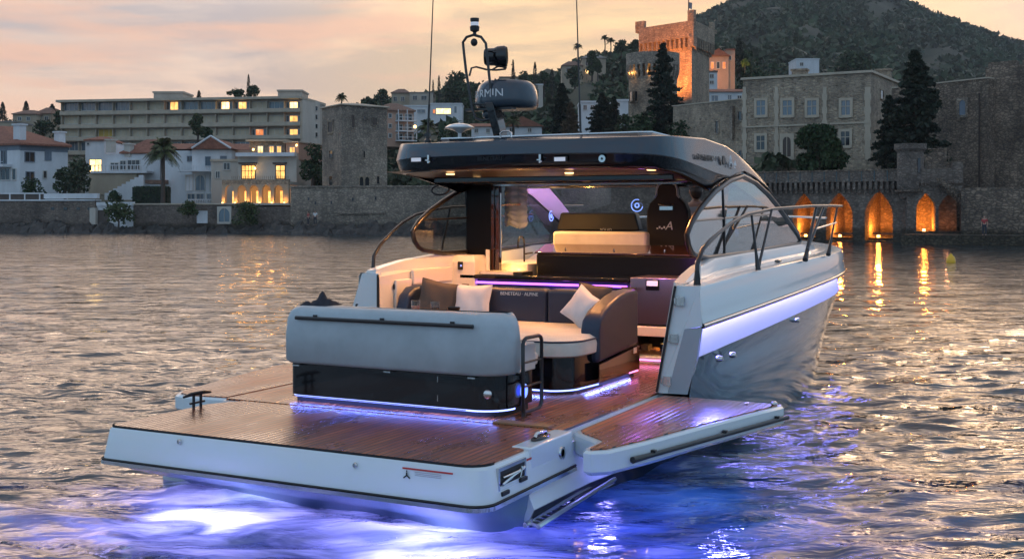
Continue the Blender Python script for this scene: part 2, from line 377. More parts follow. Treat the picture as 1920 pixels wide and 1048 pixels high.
def terrain():
    us=np.arange(-900,3001,18); q=np.concatenate([[0,2,6,12,20,30],np.arange(42,260,12),np.arange(260,860,18),np.arange(870,1300,60)])
    V=[];
    for u in us:
        d0=it(u,TD0)
        g=G(u,d0); V.append((g.x,g.y,-1))
        for d in q:
            D=d0+d; g=G(u,D)
            h=th(u,D); n=0
            if d>30:
                k=min(1,(d-30)/200)
                n=k*(3*math.sin(u*.021+D*.013)+1.8*math.sin(u*.05-D*.03)+1.2*math.sin(D*.07+u*.011)+RS.uniform(-.8,.8))
                if D>420: n*=1.1
            V.append((g.x,g.y,h+n))
    n=len(q)+1; idx=np.arange(len(us)*n).reshape(len(us),n)
    f=np.stack([idx[:-1,:-1],idx[1:,:-1],idx[1:,1:],idx[:-1,1:]],-1).reshape(-1,4)
    tag(mesh_np('terrain',V,f,'hill_ground',smooth=True),kind='structure')
terrain()
def rocks():
    m=M(); us=np.arange(-500,1460,7); rows=[]
    for u in us:
        d0=it(u,TD0); d1=it(u,[(-500,139),(180,136),(440,131.5),(560,125),(900,122),(1500,120)])
        row=[]
        for j in range(7):
            D=d1-3.6+j*.8; g=G(u,D); h=[-.6,.1,.55,.9,1.0,1.3,1.1][j]*(.65+.5*abs(math.sin(u*.07)*math.sin(u*.031+2)))
            h+=RS.uniform(-.28,.32)*(1 if j else .2)
            row.append((g.x+RS.uniform(-.25,.25),g.y+RS.uniform(-.25,.25),h))
        rows.append(row)
    m.loft(rows); tag(m.build('rocky_shore','rock'),kind='structure')
rocks()

# ---------------------------------------------------------------- building helpers
def window(root,A,B,u0,u1,v0,v1,frame='window_frame',pane='glass_dark',fw=.09,mull=1,out=.05,arch=False,tr=0):
    uc=(u0+u1)/2; p,d=onwall(A,B,uc); e=(B-A).normalized()
    s0=(onwall(A,B,u0)[0]-A).dot(e); s1=(onwall(A,B,u1)[0]-A).dot(e)
    if s0>s1: s0,s1=s1,s0
    z1,z0=Z(v0,d),Z(v1,d)
    f=M(); 
    f.slab(A,B,s0-fw,s0,z0-fw,z1+fw,-.05,out+.04); f.slab(A,B,s1,s1+fw,z0-fw,z1+fw,-.05,out+.04)
    f.slab(A,B,s0,s1,z1,z1+fw,-.05,out+.037); f.slab(A,B,s0-fw*.6,s1+fw*.6,z0-fw*1.1,z0,-.05,out+.09)
    for k in range(mull):
        s=s0+(s1-s0)*(k+1)/(mull+1); f.slab(A,B,s-.03,s+.03,z0,z1,0,out+.02)
    if tr: f.slab(A,B,s0,s1,z0+(z1-z0)*tr-.03,z0+(z1-z0)*tr+.03,0,out+.017)
    if arch:
        w=(s1-s0)/2; h=w
        for sgn in (-1,1):
            pts=[]
            for i in range(7):
                t=math.pi/2*i/6; pts.append((w-w*math.cos(t),h*math.sin(t)))
            for i in range(6):
                (a,b),(c,dd)=pts[i],pts[i+1]
                if sgn<0: f.slab(A,B,s0,s0+(a+c)/2+.01,z1-h+b,z1-h+dd,0,out+.03)
                else: f.slab(A,B,s1-(a+c)/2-.01,s1,z1-h+b,z1-h+dd,0,out+.03)
    o=f.build('window',frame,root)
    g=M(); g.slab(A,B,s0,s1,z0,z1,-.02,.012+out*.3); g.build('pane',pane,o)
    return o
def wallbox(m,A,B,u0,u1,v0,v1,o0,o1):
    p,d=onwall(A,B,(u0+u1)/2); e=(B-A).normalized()
    s=sorted([(onwall(A,B,u0)[0]-A).dot(e),(onwall(A,B,u1)[0]-A).dot(e)])
    m.slab(A,B,s[0],s[1],Z(v1,d),Z(v0,d),o0,o1)
def inset(poly,k):
    c=sum(poly,Vector((0,0)))/len(poly); return [c+(p-c)*k for p in poly]
def grow(poly,w):
    c=sum(poly,Vector((0,0)))/len(poly); return [p+(p-c).normalized()*w for p in poly]
def hip(m,poly,z,h,k=.3,over=.5,th=.18):
    e=grow(poly,over); r=inset(poly,k); n=len(e)
    m.add([(p.x,p.y,z-th) for p in e]+[(p.x,p.y,z) for p in e]+[(p.x,p.y,z+h) for p in r],
      [tuple(range(n))[::-1]]+[(i,(i+1)%n,(i+1)%n+n,i+n) for i in range(n)]+[(i+n,(i+1)%n+n,(i+1)%n+2*n,i+2*n) for i in range(n)]+[tuple(range(2*n,3*n))])
def gable(m,A,B,depth,z,h,over=.5,th=.15,along=True):
    # rectangular building front edge A->B, depth backwards; ridge parallel to front if along
    e=(B-A).normalized(); n=Vector((e.y,-e.x))
    if n.dot(-(A+B)/2)<0: n=-n
    L=(B-A).length
    def P(s,t,zz): p=A+e*s-n*t; return (p.x,p.y,zz)
    if along:
        a=[P(-over,-over,z),P(L+over,-over,z),P(L+over,depth+over,z),P(-over,depth+over,z),P(-over,depth/2,z+h),P(L+over,depth/2,z+h)]
        fs=[(0,1,5,4),(2,3,4,5),(1,2,5),(3,0,4),(0,3,2,1)]
    else:
        a=[P(-over,-over,z),P(L+over,-over,z),P(L+over,depth+over,z),P(-over,depth+over,z),P(L/2,-over,z+h),P(L/2,depth+over,z+h)]
        fs=[(0,4,5,3),(1,2,5,4),(0,1,4),(2,3,5),(0,3,2,1)]
    m.add(a,fs)
def rect(A,B,depth):
    e=(B-A).normalized(); n=Vector((e.y,-e.x))
    if n.dot(-(A+B)/2)<0: n=-n
    return [A,B,B-n*depth,A-n*depth]
def rt(name,label,cat,A,z=0,group=None): return thing(name,label,cat,(A.x,A.y,z),group)
def pr(m,poly,z0,z1): m.prism([(p.x,p.y) for p in poly],z0,z1)
def small_house(label,u0,u1,veave,vbase,D,wall,roof,vridge=None,depth=9,wins=(),kind='hip',name='house',cat='house',D1=None,group=None,flat_over=.2):
    A,B=G(u0,D),G(u1,D1 or D); t=rt(name,label,cat,(A+B)/2,Z(vbase,D),group)
    poly=rect(A,B,depth); m=M(); pr(m,poly,Z(vbase,D)-4,Z(veave,D)); m.build('wall',wall,t)
    r=M(); zt=Z(veave,D)
    if kind=='hip': hip(r,poly,zt+.15,Z(vridge,D)-zt,.35,.45)
    elif kind=='gable': gable(r,A,B,depth,zt+.02,Z(vridge,D)-zt,.4)
    elif kind=='gablef': gable(r,A,B,depth,zt+.02,Z(vridge,D)-zt,.4,along=False)
    else: pr(r,grow(poly,flat_over),zt,zt+.3)
    r.build('roof',roof,t)
    for w in wins:
        window(t,A,B,*w[:4],pane=w[4] if len(w)>4 else 'glass_dark',frame=w[5] if len(w)>5 else 'window_frame',fw=.08,mull=1 if w[1]-w[0]>5 else 0)
    return t,A,B
def arch_wall(m,A,B,u0,u1,zt,zb,ops,th):
    # ops: (uc, half width m, z spring, z apex, z bottom, pointed)
    e=(B-A).normalized(); S=lambda u:(onwall(A,B,u)[0]-A).dot(e)
    s=S(u0); 
    for (uc,w,zs,za,z0,pt) in sorted(ops,key=lambda q:q[0]):
        c=S(uc); m.slab(A,B,s,c-w,zb,zt,-th,0)
        if z0>zb: m.slab(A,B,c-w,c+w,zb,z0,-th,0)
        K=14
        def hz(x):
            q=abs(x)/w
            if pt: return zs+(za-zs)*math.sqrt(max(0,1-q))**1.15
            return zs+(za-zs)*math.sqrt(max(0,1-q*q))
        secs=[]
        nrm=Vector((e.y,-e.x)); nrm=nrm if nrm.dot(-(A+B)/2)>0 else -nrm
        for i in range(K+1):
            x=-w+2*w*(.5-.5*math.cos(math.pi*i/K)); h=hz(x); p=A+e*(c+x); q=p-nrm*th
            secs.append([(p.x,p.y,h),(p.x,p.y,zt),(q.x,q.y,zt),(q.x,q.y,h)])
        m.loft(secs,closed=True)
        s=c+w
    m.slab(A,B,s,S(u1),zb,zt,-th,0)
def spot_pt(name,loc,e,col,rad=.1):
    l=bpy.data.lights.new(name,'POINT'); l.energy=e; l.color=col; l.shadow_soft_size=rad
    o=bpy.data.objects.new(name,l); scene.collection.objects.link(o); o.location=loc; return o

# ---------------------------------------------------------------- trees
def trunk_mesh(m,base,top,r,limbs=5,spread=1.5,n=6):
    b=Vector(base); t=Vector(top)
    m.tube([b-Vector((0,0,.5)),b.lerp(t,.5)+Vector((RS.uniform(-.1,.1)*spread,RS.uniform(-.1,.1)*spread,0)),t],[r*1.2,r*.8,r*.4],n)
    for i in range(limbs):
        k=RS.uniform(.35,.85); a=RS.uniform(0,6.28); s=b.lerp(t,k); l=spread*RS.uniform(.5,.9)
        m.tube([s,s+Vector((math.cos(a)*l*.6,math.sin(a)*l*.6,l*.5)),s+Vector((math.cos(a)*l,math.sin(a)*l,l*.9))],[r*.4,r*.25,r*.1],5)
def broad_tree(label,u,vb,vt,wpx,D,leaf='leaf_dark',group=None,n=None,name='tree',cat='tree',size=None,trunk=.25):
    g=G(u,D); zb,zt=Z(vb,D),Z(vt,D); h=zt-zb; w=wpx*D/F*1.15
    t=rt(name,label,cat,g,zb,group)
    m=M(); trunk_mesh(m,(g.x,g.y,zb),(g.x,g.y,zb+h*(.7 if trunk>.06 else .3)),.05*h**.8,6,w*.25); m.build('trunk','bark',t)
    lob=max(9,int((9 if trunk>.06 else 16)+w*.8)); cs=[]
    for i in range(lob):
        a=RS.uniform(0,6.28); rr=RS.uniform(.15,.75)*w/2; k=RS.uniform(0,1); zz=zb+h*((trunk+(1-trunk)*(.15+.75*k)) if trunk>.06 else (.06+.78*k))
        rr*= math.sin(math.pi*min(1,.25+.7*k))*1.1 if trunk>.06 else (1.15-.55*k)
        cs.append((g.x+rr*math.cos(a),g.y+rr*math.sin(a),zz,RS.uniform(.16,.30)*min(w,h*1.2)))
    cs.append((g.x,g.y,zt-h*.16,h*.16))
    n=n or int(min(4500,max(900,w*h*30))); P=[]
    per=n//len(cs)
    for c in cs:
        d=RS.normal(size=(per,3)); d/=np.linalg.norm(d,axis=1)[:,None]; r=c[3]*RS.uniform(.45,1.12,per)**.6
        P.append(np.array(c[:3])+d*r[:,None]*np.array([1,1,.8]))
    P=np.concatenate(P); s=size or max(.26,.062*(w+h)/2+.0011*D)
    V,f=leaves(P,RS.uniform(.6,1.4,len(P))*s); mesh_np('crown',V,f,leaf,t); return t
def cypress(label,u,vb,vt,wpx,D,group='cypresses on the hillside',leaf='leaf_conifer',name='cypress_tree'):
    g=G(u,D); zb,zt=Z(vb,D),Z(vt,D); h=zt-zb; w=wpx*D/F
    t=rt(name,label,'cypress',g,zb,group); m=M(); m.tube([(g.x,g.y,zb-.5),(g.x,g.y,zt-h*.1)],[.12+.01*h,.03],6); m.build('trunk','bark',t)
    n=int(600+40*h); k=RS.uniform(0,1,n)**.85; prof=np.minimum(1,(k+.04)*5)*(1-k)**.55*1.15
    a=RS.uniform(0,6.28,n); r=w/2*prof*RS.uniform(.5,1.08,n)*(1+.12*np.sin(3*a+k*9))
    P=np.stack([g.x+r*np.cos(a),g.y+r*np.sin(a),zb+h*(.03+.97*k)],1); V,f=leaves(P,RS.uniform(.6,1.3,n)*max(.2,w*.2),.8); mesh_np('crown',V,f,leaf,t); return t
def conifer(label,u,vb,vt,wpx,D,group=None,leaf='leaf_conifer',lean=0,n=6500,gap=.0,name='conifer_tree',cat='conifer'):
    # broad layered crown: boughs in whorls
    g=G(u,D); zb,zt=Z(vb,D),Z(vt,D); h=zt-zb; w=wpx*D/F
    t=rt(name,label,cat,g,zb,group); m=M(); m.tube([(g.x,g.y,zb-.5),(g.x,g.y,zb+h*.5),(g.x,g.y,zt-.2)],[.022*h+.08,.014*h,.02],7)
    P=[]; nb=int(46+h*2.2)
    per=n//nb
    for i in range(nb):
        k=(i+RS.uniform(-.4,.4))/nb; k=min(.97,max(.02,k)); a=i*2.4+RS.uniform(-.4,.4)
        L=w/2*(1-k)**.72*RS.uniform(.62,1.12)*min(1,.55+k*3); z0=zb+h*(.06+.92*k)
        dr=-.12+.35*k
        p0=Vector((g.x,g.y,z0)); e=Vector((g.x+L*math.cos(a),g.y+L*math.sin(a),z0+L*dr))
        m.tube([p0,e],[.05+.004*h,.02],4)
        tt=RS.uniform(.12,1.02,per)**.8; s=RS.normal(size=(per,3))*np.array([.13,.13,.07])*(L*.9+.4)
        s*=(1.15-tt[:,None]*.7)
        P.append(np.array(p0)+(np.array(e)-np.array(p0))*tt[:,None]+s-np.array([0,0,1])*(tt[:,None]**2)*L*.08)
    m.build('trunk','bark',t)
    P=np.concatenate(P); V,f=leaves(P,RS.uniform(.5,1.3,len(P))*(.22+.022*h),.3); mesh_np('crown',V,f,leaf,t); return t
def palm(label,u,vb,vtop,rpx,D,nf=26,group=None,skirt=True,leaf='leaf_palm'):
    g=G(u,D); zb,zc=Z(vb,D),Z(vtop,D); r=rpx*D/F
    t=rt('palm_tree',label,'palm tree',g,zb,group)
    m=M(); rad=max(.16,.09*r); m.tube([(g.x,g.y,zb-.5),(g.x+.1,g.y,zb+(zc-zb)*.5),(g.x,g.y,zc)],[rad*1.3,rad*.9,rad*1.15],10)
    m.ell((g.x,g.y,zc),(rad*1.9,rad*1.9,rad*2.3),10); m.build('trunk','bark',t)
    V=[];Fc=[]
    for i in range(nf):
        a=i*2.399+RS.uniform(-.2,.2); el=RS.uniform(-.5,1.35) if skirt else RS.uniform(-.1,1.3); L=r*RS.uniform(.85,1.1)
        d=Vector((math.cos(a),math.sin(a),0)); pts=[]
        for k in range(9):
            q=k/8; x=L*q*math.cos(el)*(1-.12*q); z=L*(q*math.sin(el)-.62*q*q*(.55+.45*math.cos(el))); pts.append(Vector((g.x,g.y,zc+rad))+d*x+Vector((0,0,z)))
        for k in range(8):
            for j in range(3):
                q=(k+j/3)/8; p=pts[k].lerp(pts[k+1],j/3); ax=(pts[k+1]-pts[k]).normalized(); sd=ax.cross(Vector((0,0,1))).normalized()
                ll=L*.30*math.sin(math.pi*min(1,q*.8+.16))*RS.uniform(.8,1.1)
                for sgn in (-1,1):
                    e=p+(sd*sgn*.75+ax*.55-Vector((0,0,.42)))*ll; w=ax*(L*.022)
                    b=len(V); V+= [tuple(p-w),tuple(p+w),tuple(e+w*.3),tuple(e-w*.3)]; Fc.append((b,b+1,b+2,b+3))
    mesh_np('crown',V,Fc,leaf,t); return t
# ---------------------------------------------------------------- hillside woodland (uncountable)
def vis_scatter():
    V=[];Fc=[];V2=[];F2=[]
    def blob(P,sz,n,dst):
        c=np.array(P); d=RS.normal(size=(n,3)); d/=np.linalg.norm(d,axis=1)[:,None]; d[:,2]=np.abs(d[:,2])*.95-.1
        Q=c+d*sz*RS.uniform(.55,1.1,n)[:,None]*np.array([1,1,.85]); v,f=leaves(Q,RS.uniform(.6,1.4,n)*sz*.6)
        L=(V,Fc) if dst==0 else (V2,F2); L[1].append(f+4*sum(len(x) for x in L[0])//4*1 if 0 else f+(sum(len(x) for x in L[0]))); L[0].append(v)
    # near hillside 160..420 m
    for i in range(2600):
        u=RS.uniform(-150,2050); D=RS.uniform(190,430)
        if u<620 and D<265 and u>60: continue
        h=th(u,D); dens=1
        if math.sin(u*.03+D*.05)*math.sin(u*.013-D*.021)>.9: continue
        sz=RS.uniform(1.6,3.6)*(.75+D/900); g=G(u,D); blob((g.x,g.y,h+sz*.3),sz,26,0 if RS.rand()<.7 else 1)
    for i in range(520):
        u=RS.uniform(640,1330); D=RS.uniform(340,415); h=th(u,D); sz=RS.uniform(2.2,4.6); g=G(u,D); blob((g.x,g.y,h+sz*.45),sz,60,0 if RS.rand()<.8 else 1)
    # big hill 430..1000 m : garrigue and pines
    for i in range(11000):
        u=RS.uniform(900,2250); D=RS.uniform(430,985)
        q=math.sin(u*.017+D*.011)+math.sin(u*.041-D*.017)*.7+RS.uniform(-.5,.5)
        if q<-1.0: continue
        h=th(u,D); sz=RS.uniform(3,7); g=G(u,D); blob((g.x,g.y,h+sz*.25),sz,20,0 if q>.1 else 1)
    # garden greenery right behind the quay walls
    for i in range(420):
        u=RS.uniform(600,1480); D=it(u,TD0)+RS.uniform(9,70); h=th(u,D); sz=RS.uniform(.9,2.4); g=G(u,D); blob((g.x,g.y,h+sz*.3),sz,60,0 if RS.rand()<.55 else 1)
    o=mesh_np('hillside_woodland',np.concatenate(V),np.concatenate(Fc),'leaf_dark'); tag(o,'dark green woodland covering the hillside','woodland',kind='stuff')
    o=mesh_np('hillside_scrub',np.concatenate(V2),np.concatenate(F2),'leaf_olive'); tag(o,'dry olive green scrub between the trees of the hill','scrub',kind='stuff')
vis_scatter()

# ---------------------------------------------------------------- sea walls, left to right
def wall_thing(label,u0,D0,u1,D1,vt,mat_='stone_wall',th_=1.2,zb=-1,name='sea_wall',cap=None):
    A,B=G(u0,D0),G(u1,D1); t=rt(name,label,'wall',(A+B)/2,0); m=M(); L=(B-A).length; m.slab(A,B,0,L,zb,Z(vt,(D0+D1)/2),-th_,0)
    m.build('wall',mat_,t)
    if cap: c=M(); z=Z(vt,(D0+D1)/2); c.slab(A,B,-.1,L+.1,z,z+.16,-th_-.1,.14); c.build('coping',cap,t)
    return t,A,B
t,A,B=wall_thing('long brown stone sea wall under the white terrace at the far left',-160,140,178,136,377,cap='render_white')
m=M()
for u in (96,120,144,165): wallbox(m,A,B,u,u+6,389,394,-.1,.03)
m.build('drain_opening','glass_dark',t)
t,A,B=wall_thing('low white terrace parapet on top of the brown sea wall',82,137.5,182,135.5,363,'render_white',.5,zb=4,name='terrace_parapet')
t,A,B=wall_thing('dark terrace railing panels with white posts left of the white parapet',-160,140.5,82,137.5,364,'dark_wood',.1,zb=3.8,name='terrace_railing')
m=M()
for u in range(-150,84,28): wallbox(m,A,B,u,u+2,362,376,-.05,.1)
wallbox(m,A,B,-160,82,362,364.5,-.1,.12); m.build('post','render_white',t)
t,A,B=wall_thing('white garden wall stepping up behind the dark bushes',182,136,252,133,385,'render_white',.6,zb=0,name='garden_wall')
m=M(); wallbox(m,A,B,183,252,379,386,-.1,.2); m.build('balustrade','render_white',t)
m=M(); wallbox(m,A,B,182,205,394,420,0,.05); m.build('doorway','dark_wood',t)
m=M(); wallbox(m,A,B,173,184,390,421,-.3,.4); m.build('pillar','render_cream',t)
t,A,B=wall_thing('grey rubble quay wall with a white door and an arched window',250,133,442,130,384,cap='cornice')
window(t,A,B,371,388,397,417,pane='render_white',frame='render_white',mull=1)
window(t,A,B,411,431,391,416,pane='glass_blue',frame='render_cream',mull=1,arch=True,fw=.22)
t,A,B=wall_thing('rough stone retaining wall below the lit arcade',438,129.5,548,127.5,388)
t,A,B=wall_thing('tall grey stone sea wall running from the square tower towards the boat',545,127,905,124.5,351,'stone_grey',cap='stone_grey')
m=M(); wallbox(m,A,B,636,722,398,401,0,.25); m.build('ledge','stone_grey',t)
for (u,v) in ((577,370),(590,378),(620,377),(660,371),(703,369)):
    m=M(); wallbox(m,A,B,u,u+3,v,v+6,-.1,.02); m.build('drain_opening','glass_dark',t)
t,A,B=wall_thing('dark stone sea wall seen through the wheelhouse windows',904,124.5,1450,116,349,'stone_wall',cap='stone_grey')

# ---------------------------------------------------------------- white villa, left edge
def villa_left():
    g=[G(-135,156),G(37,147),G(127,152),G(70,172),G(-110,176)]
    t=rt('villa','big white villa with a red tiled hip roof at the far left','house',g[1],4)
    zb=Z(375,147); zt=Z(270,147); m=M(); pr(m,g,zb-3,zt); m.build('wall','render_white',t)
    m=M(); hip(m,g,zt+.1,3.0,.22,.9,.25); rf=m.build('roof','roof_tile',t)
    p=G(37,149); m=M(); m.box(p.x-.6,p.x+.6,p.y-.5,p.y+.5,zt-.2,zt+2.5); m.box(p.x-.75,p.x+.75,p.y-.65,p.y+.65,zt+2.5,zt+2.7); m.build('chimney','render_white',rf)
    p=G(112,153); m=M(); m.box(p.x-.5,p.x+.5,p.y-.5,p.y+.5,zt-.2,zt+1.8); m.box(p.x-.65,p.x+.65,p.y-.65,p.y+.65,zt+1.8,zt+2.0); m.build('chimney','render_white',rf)
    m=M(); A,B=g[1],g[2]; L=(B-A).length; m.slab(A,B,0,L,Z(284,149),zt-.02,0,.05); A2,B2=g[0],g[1]; m.slab(A2,B2,0,(B2-A2).length,Z(283,149),zt-.02,0,.05); m.build('frieze','shutter_blue',t)
    window(t,A,B,47,64,286,303,frame='shutter_blue'); window(t,A,B,85,95,281,300,frame='shutter_blue',pane='shutter_blue'); window(t,A,B,49,63,323,339,frame='shutter_blue'); window(t,A,B,81,87,321,334,mull=0); window(t,A,B,106,118,318,338,pane='glass_dark',mull=0); window(t,A,B,52,60,351,364,mull=0)
    A,B=g[0],g[1]; window(t,A,B,3,12,279,307,frame='shutter_blue'); window(t,A,B,-6,19,317,337,mull=2); window(t,A,B,24,30,317,337,mull=0); window(t,A,B,-60,-40,285,303); window(t,A,B,-60,-40,320,338)
    m=M(); wallbox(m,A,B,-10,22,309,314,0,1.4); wallbox(m,A,B,-8,20,304,305,1.2,1.3); m.build('balcony','render_white',t)
villa_left()
# small villas behind it on the skyline
small_house('low brown-roofed house among trees on the left skyline',24,68,215,240,255,'render_ochre','roof_tile_old',206,9,[(34,40,220,226),(50,56,220,226)])
small_house('taller ochre house with a hipped roof on the left skyline',66,96,214,240,258,'render_ochre','roof_tile_old',201,10,[(72,78,219,226),(84,90,219,226)])
small_house('grey flat annexe roof at the left edge behind the big villa',-60,27,230,260,215,'render_ochre','roof_concrete',None,8,(),'flat')

# ---------------------------------------------------------------- apartment block
def apartment():
    D=228; A,B=G(117,D+4),G(567,D-4); e=(B-A).normalized()
    t=rt('apartment_block','long beige apartment block with four rows of balconies above the villas','apartment building',(A+B)/2,Z(300,D))
    vt=185; rows=[(190,215),(216,240),(241,264),(265,290)]
    m=M(); pr(m,rect(A,B,14),Z(310,D),Z(190,D)); m.build('wall','concrete',t)
    m=M(); wallbox(m,A,B,113,568,185.5,190,-14,1.7); m.build('roof','cornice',t)
    for i,(v0,v1) in enumerate(rows):
        m=M(); wallbox(m,A,B,118,567,v1-8,v1,1.1,1.25); wallbox(m,A,B,118,567,v1-1.5,v1,0,1.25)
        m.build('balcony','cornice',t)
    m=M()
    for u in list(range(119,566,32))+[566]:
        wallbox(m,A,B,u,u+1,190,290,0,1.0)
    m.build('partition','cornice',t)
    ps={(0,6):'lit_warm',(0,9):'lit_bright',(0,10):'lit_warm',(2,2):'blind_yellow',(3,11):'lit_warm',(2,11):'lit_red',(0,13):'lit_bright',(1,13):'lit_warm',(2,13):'lit_warm',(3,13):'glass_dark'}
    for i,(v0,v1) in enumerate(rows):
        for k in range(14):
            u=120+k*32; 
            p=ps.get((i,k)) 
            if p is None:
                q=RS.rand(); p='blind_beige' if (i in(1,2) and q<.75) else ('glass_blue' if q<.5 else ('glass_dark' if q<.7 else 'blind_beige'))
            if p.startswith('lit'): u0,u1=u+8,u+22
            else: u0,u1=u+1.5,u+30
            window(t,A,B,u0,u1,v0+2,v1-7.5,pane=p,frame='window_frame',mull=2 if u1-u0>20 else 1,fw=.1)
            if p.startswith('lit'):
                window(t,A,B,u+1.5,u+6.5,v0+2,v1-7.5,pane='glass_dark',mull=0,fw=.1); window(t,A,B,u+23.5,u+30,v0+2,v1-7.5,pane='glass_blue',mull=0,fw=.1)
    # roof-top plant rooms
    for (u0,u1,v0) in ((288,343,172),(521,566,169)):
        P,Q=G(u0,D+3),G(u1,D+3); m=M(); pr(m,rect(P,Q,7),Z(190,D),Z(v0,D)); pr(m,grow(rect(P,Q,7),.3),Z(v0,D),Z(v0,D)+.35); m.build('penthouse','concrete',t)
    for u in (356,368,540,552): p=G(u,D+6); m=M(); m.tube([(p.x,p.y,Z(186,D)),(p.x,p.y,Z(180,D))],.18,6); m.build('vent_pipe','concrete',t)
    # plain end wall
    P,Q=B,G(600,D+6); m=M(); pr(m,rect(P,Q,12),Z(310,D),Z(187,D)); m.build('end_wall','render_cream',t)
    for v in (200,216,233,249): window(t,P,Q,591,595,v,v+8,mull=0,fw=.06)
apartment()

# ---------------------------------------------------------------- white terrace house with one lit window
def terrace_house():
    D=156; A,B=G(160,D),G(196,D); t=rt('house','white terrace house with one glowing window and long balcony','house',A,Z(360,D))
    m=M(); pr(m,rect(A,B,8),Z(365,D),Z(262,D)); pr(m,rect(G(190,D-.6),G(300,D-2),9),Z(365,D),Z(290,D)); m.build('wall','render_white',t)
    m=M(); hip(m,rect(A,B,8),Z(262,D),.6,.3,.4); hip(m,rect(G(230,D-1),G(300,D-2),8),Z(287,D),1.9,.3,.5); m.build('roof','roof_tile',t)
    m=M(); C_,E_=G(170,D-3),G(275,D-4); m.slab(C_,E_,0,(E_-C_).length,Z(325,D-3),Z(321,D-3),-3,0); m.build('terrace_slab','render_white',t)
    m=M(); pr(m,rect(G(166,D-2.6),G(256,D-3.4),2.5),Z(366,D),Z(325,D)); m.build('basement','render_ochre',t)
    C2,E2=G(190,D-.6),G(300,D-2); window(t,A,B,169,190,300,322,pane='lit_bright',mull=1,fw=.12)
    window(t,C2,E2,208,222,306,318); window(t,C2,E2,226,236,302,318); window(t,C2,E2,240,262,301,318,mull=2)
    window(t,A,B,163,168,268,272,mull=0)
    m=M(); L=(E_-C_).length
    for k in range(int(L/.5)): m.slab(C_,E_,k*.5,k*.5+.08,Z(321,D-3),Z(311,D-3),-.1,0)
    m.slab(C_,E_,0,L,Z(311,D-3),Z(309.5,D-3),-.12,.02); m.build('railing','render_white',t)
    P=G(200,D-4.4); 
    m=M()
    steps=[(256,340),(244,348),(232,354),(220,360),(182,367)]
    for i,(u,v) in enumerate(steps):
        P,Q=G(u,140+i*.2),G(256-i*1.0+8,140+i*.2)
    for i in range(9):
        u0=196+i*8; P,Q=G(u0,146),G(u0+8.2,146); pr(m,rect(P,Q,.5),Z(375,146),Z(362-i*4.2,146))
    m.build('stair_wall','render_white',t)
    for u,v in ((208,262),(242,270)): p=G(u,D-1); m=M(); m.box(p.x-.5,p.x+.5,p.y-.4,p.y+.4,Z(v+25,D),Z(v+3,D)); m.box(p.x-.65,p.x+.65,p.y-.55,p.y+.55,Z(v+3,D),Z(v,D)); m.build('chimney','render_cream',t)
terrace_house()

# ---------------------------------------------------------------- white gabled chalet house
def chalet():
    D=150; A,B=G(309,D),G(434,D-1); t=rt('house','white gabled house with arched openings right of the palm','house',A,Z(385,D))
    m=M(); pr(m,rect(A,B,9),Z(390,D),Z(283,D)); pr(m,rect(G(360,D-1.2),B,9),Z(390,D),Z(282,D)); m.build('wall','render_white',t)
    m=M(); gable(m,G(358,D-1.3),G(434,D-1.3),9,Z(281,D),1.5,.5,along=False); r=m.build('roof','roof_tile',t)
    m=M(); gable(m,G(300,D),G(362,D),9,Z(280,D),1.0,.2); gable(m,G(428,D+1),G(485,D+1),9,Z(281,D),1.1,.3); m.build('side_roof','roof_tile',t)
    m=M(); P,Q=G(434,D+.4),G(480,D+.4); pr(m,rect(P,Q,8),Z(390,D),Z(282,D)); m.build('annexe','render_pink',t)
    # white verge boards of the front gable
    m=M(); z0,z1=Z(280,D-2),Z(263,D-2)
    for ua,ub in ((359,395),(433,395)):
        a=G(ua,D-1.9); b=G(ub,D-1.9); m.tube([(a.x,a.y,z0+.12),(b.x,b.y,z0+1.72)],.13,4)
    m.build('verge_board','render_white',t)
    A2,B2=G(360,D-1.2),B
    m=M(); wallbox(m,A2,B2,336,415,320,322.5,0,1.5); wallbox(m,A2,B2,336,415,312,313,1.4,1.5)
    for u in range(337,416,6): wallbox(m,A2,B2,u,u+.8,313,320,1.4,1.48)
    m.build('balcony','render_white',t)
    window(t,A,B,352,361,294,302,frame='shutter_blue'); window(t,A2,B2,386,394,295,311,frame='shutter_blue',pane='glass_blue'); window(t,A2,B2,414,424,294,308,frame='shutter_blue',pane='shutter_blue')
    window(t,A2,B2,367,384,329,357,pane='glass_blue',arch=True,mull=1); window(t,A2,B2,349,361,329,357,pane='render_white',arch=True,mull=1); window(t,A2,B2,394,400,330,357,pane='render_white',arch=True,mull=0)
    for u in (352,369,388): window(t,A2,B2,u,u+13,364,377,pane='glass_blue',mull=1)
    m=M(); P,Q=G(352,D-3.2),G(399,D-3.2); L=(Q-P).length
    for k in range(int(L/.3)): m.slab(P,Q,k*.3,k*.3+.12,Z(384,D),Z(376,D),-.12,0)
    m.slab(P,Q,0,L,Z(376,D),Z(374,D),-.2,.05); m.slab(P,Q,0,L,Z(386,D),Z(384,D),-.2,.05); m.build('balustrade','render_white',t)
    # porch on the left
    m=M(); P,Q=G(272,D-1),G(312,D-1); pr(m,rect(P,Q,3),Z(345,D),Z(338,D)); m.build('porch_roof','roof_tile_old',t)
    m=M(); wallbox(m,A2,B2,400,415,327,345,0,.06); m.build('dark_doorway','glass_dark',t)
chalet()

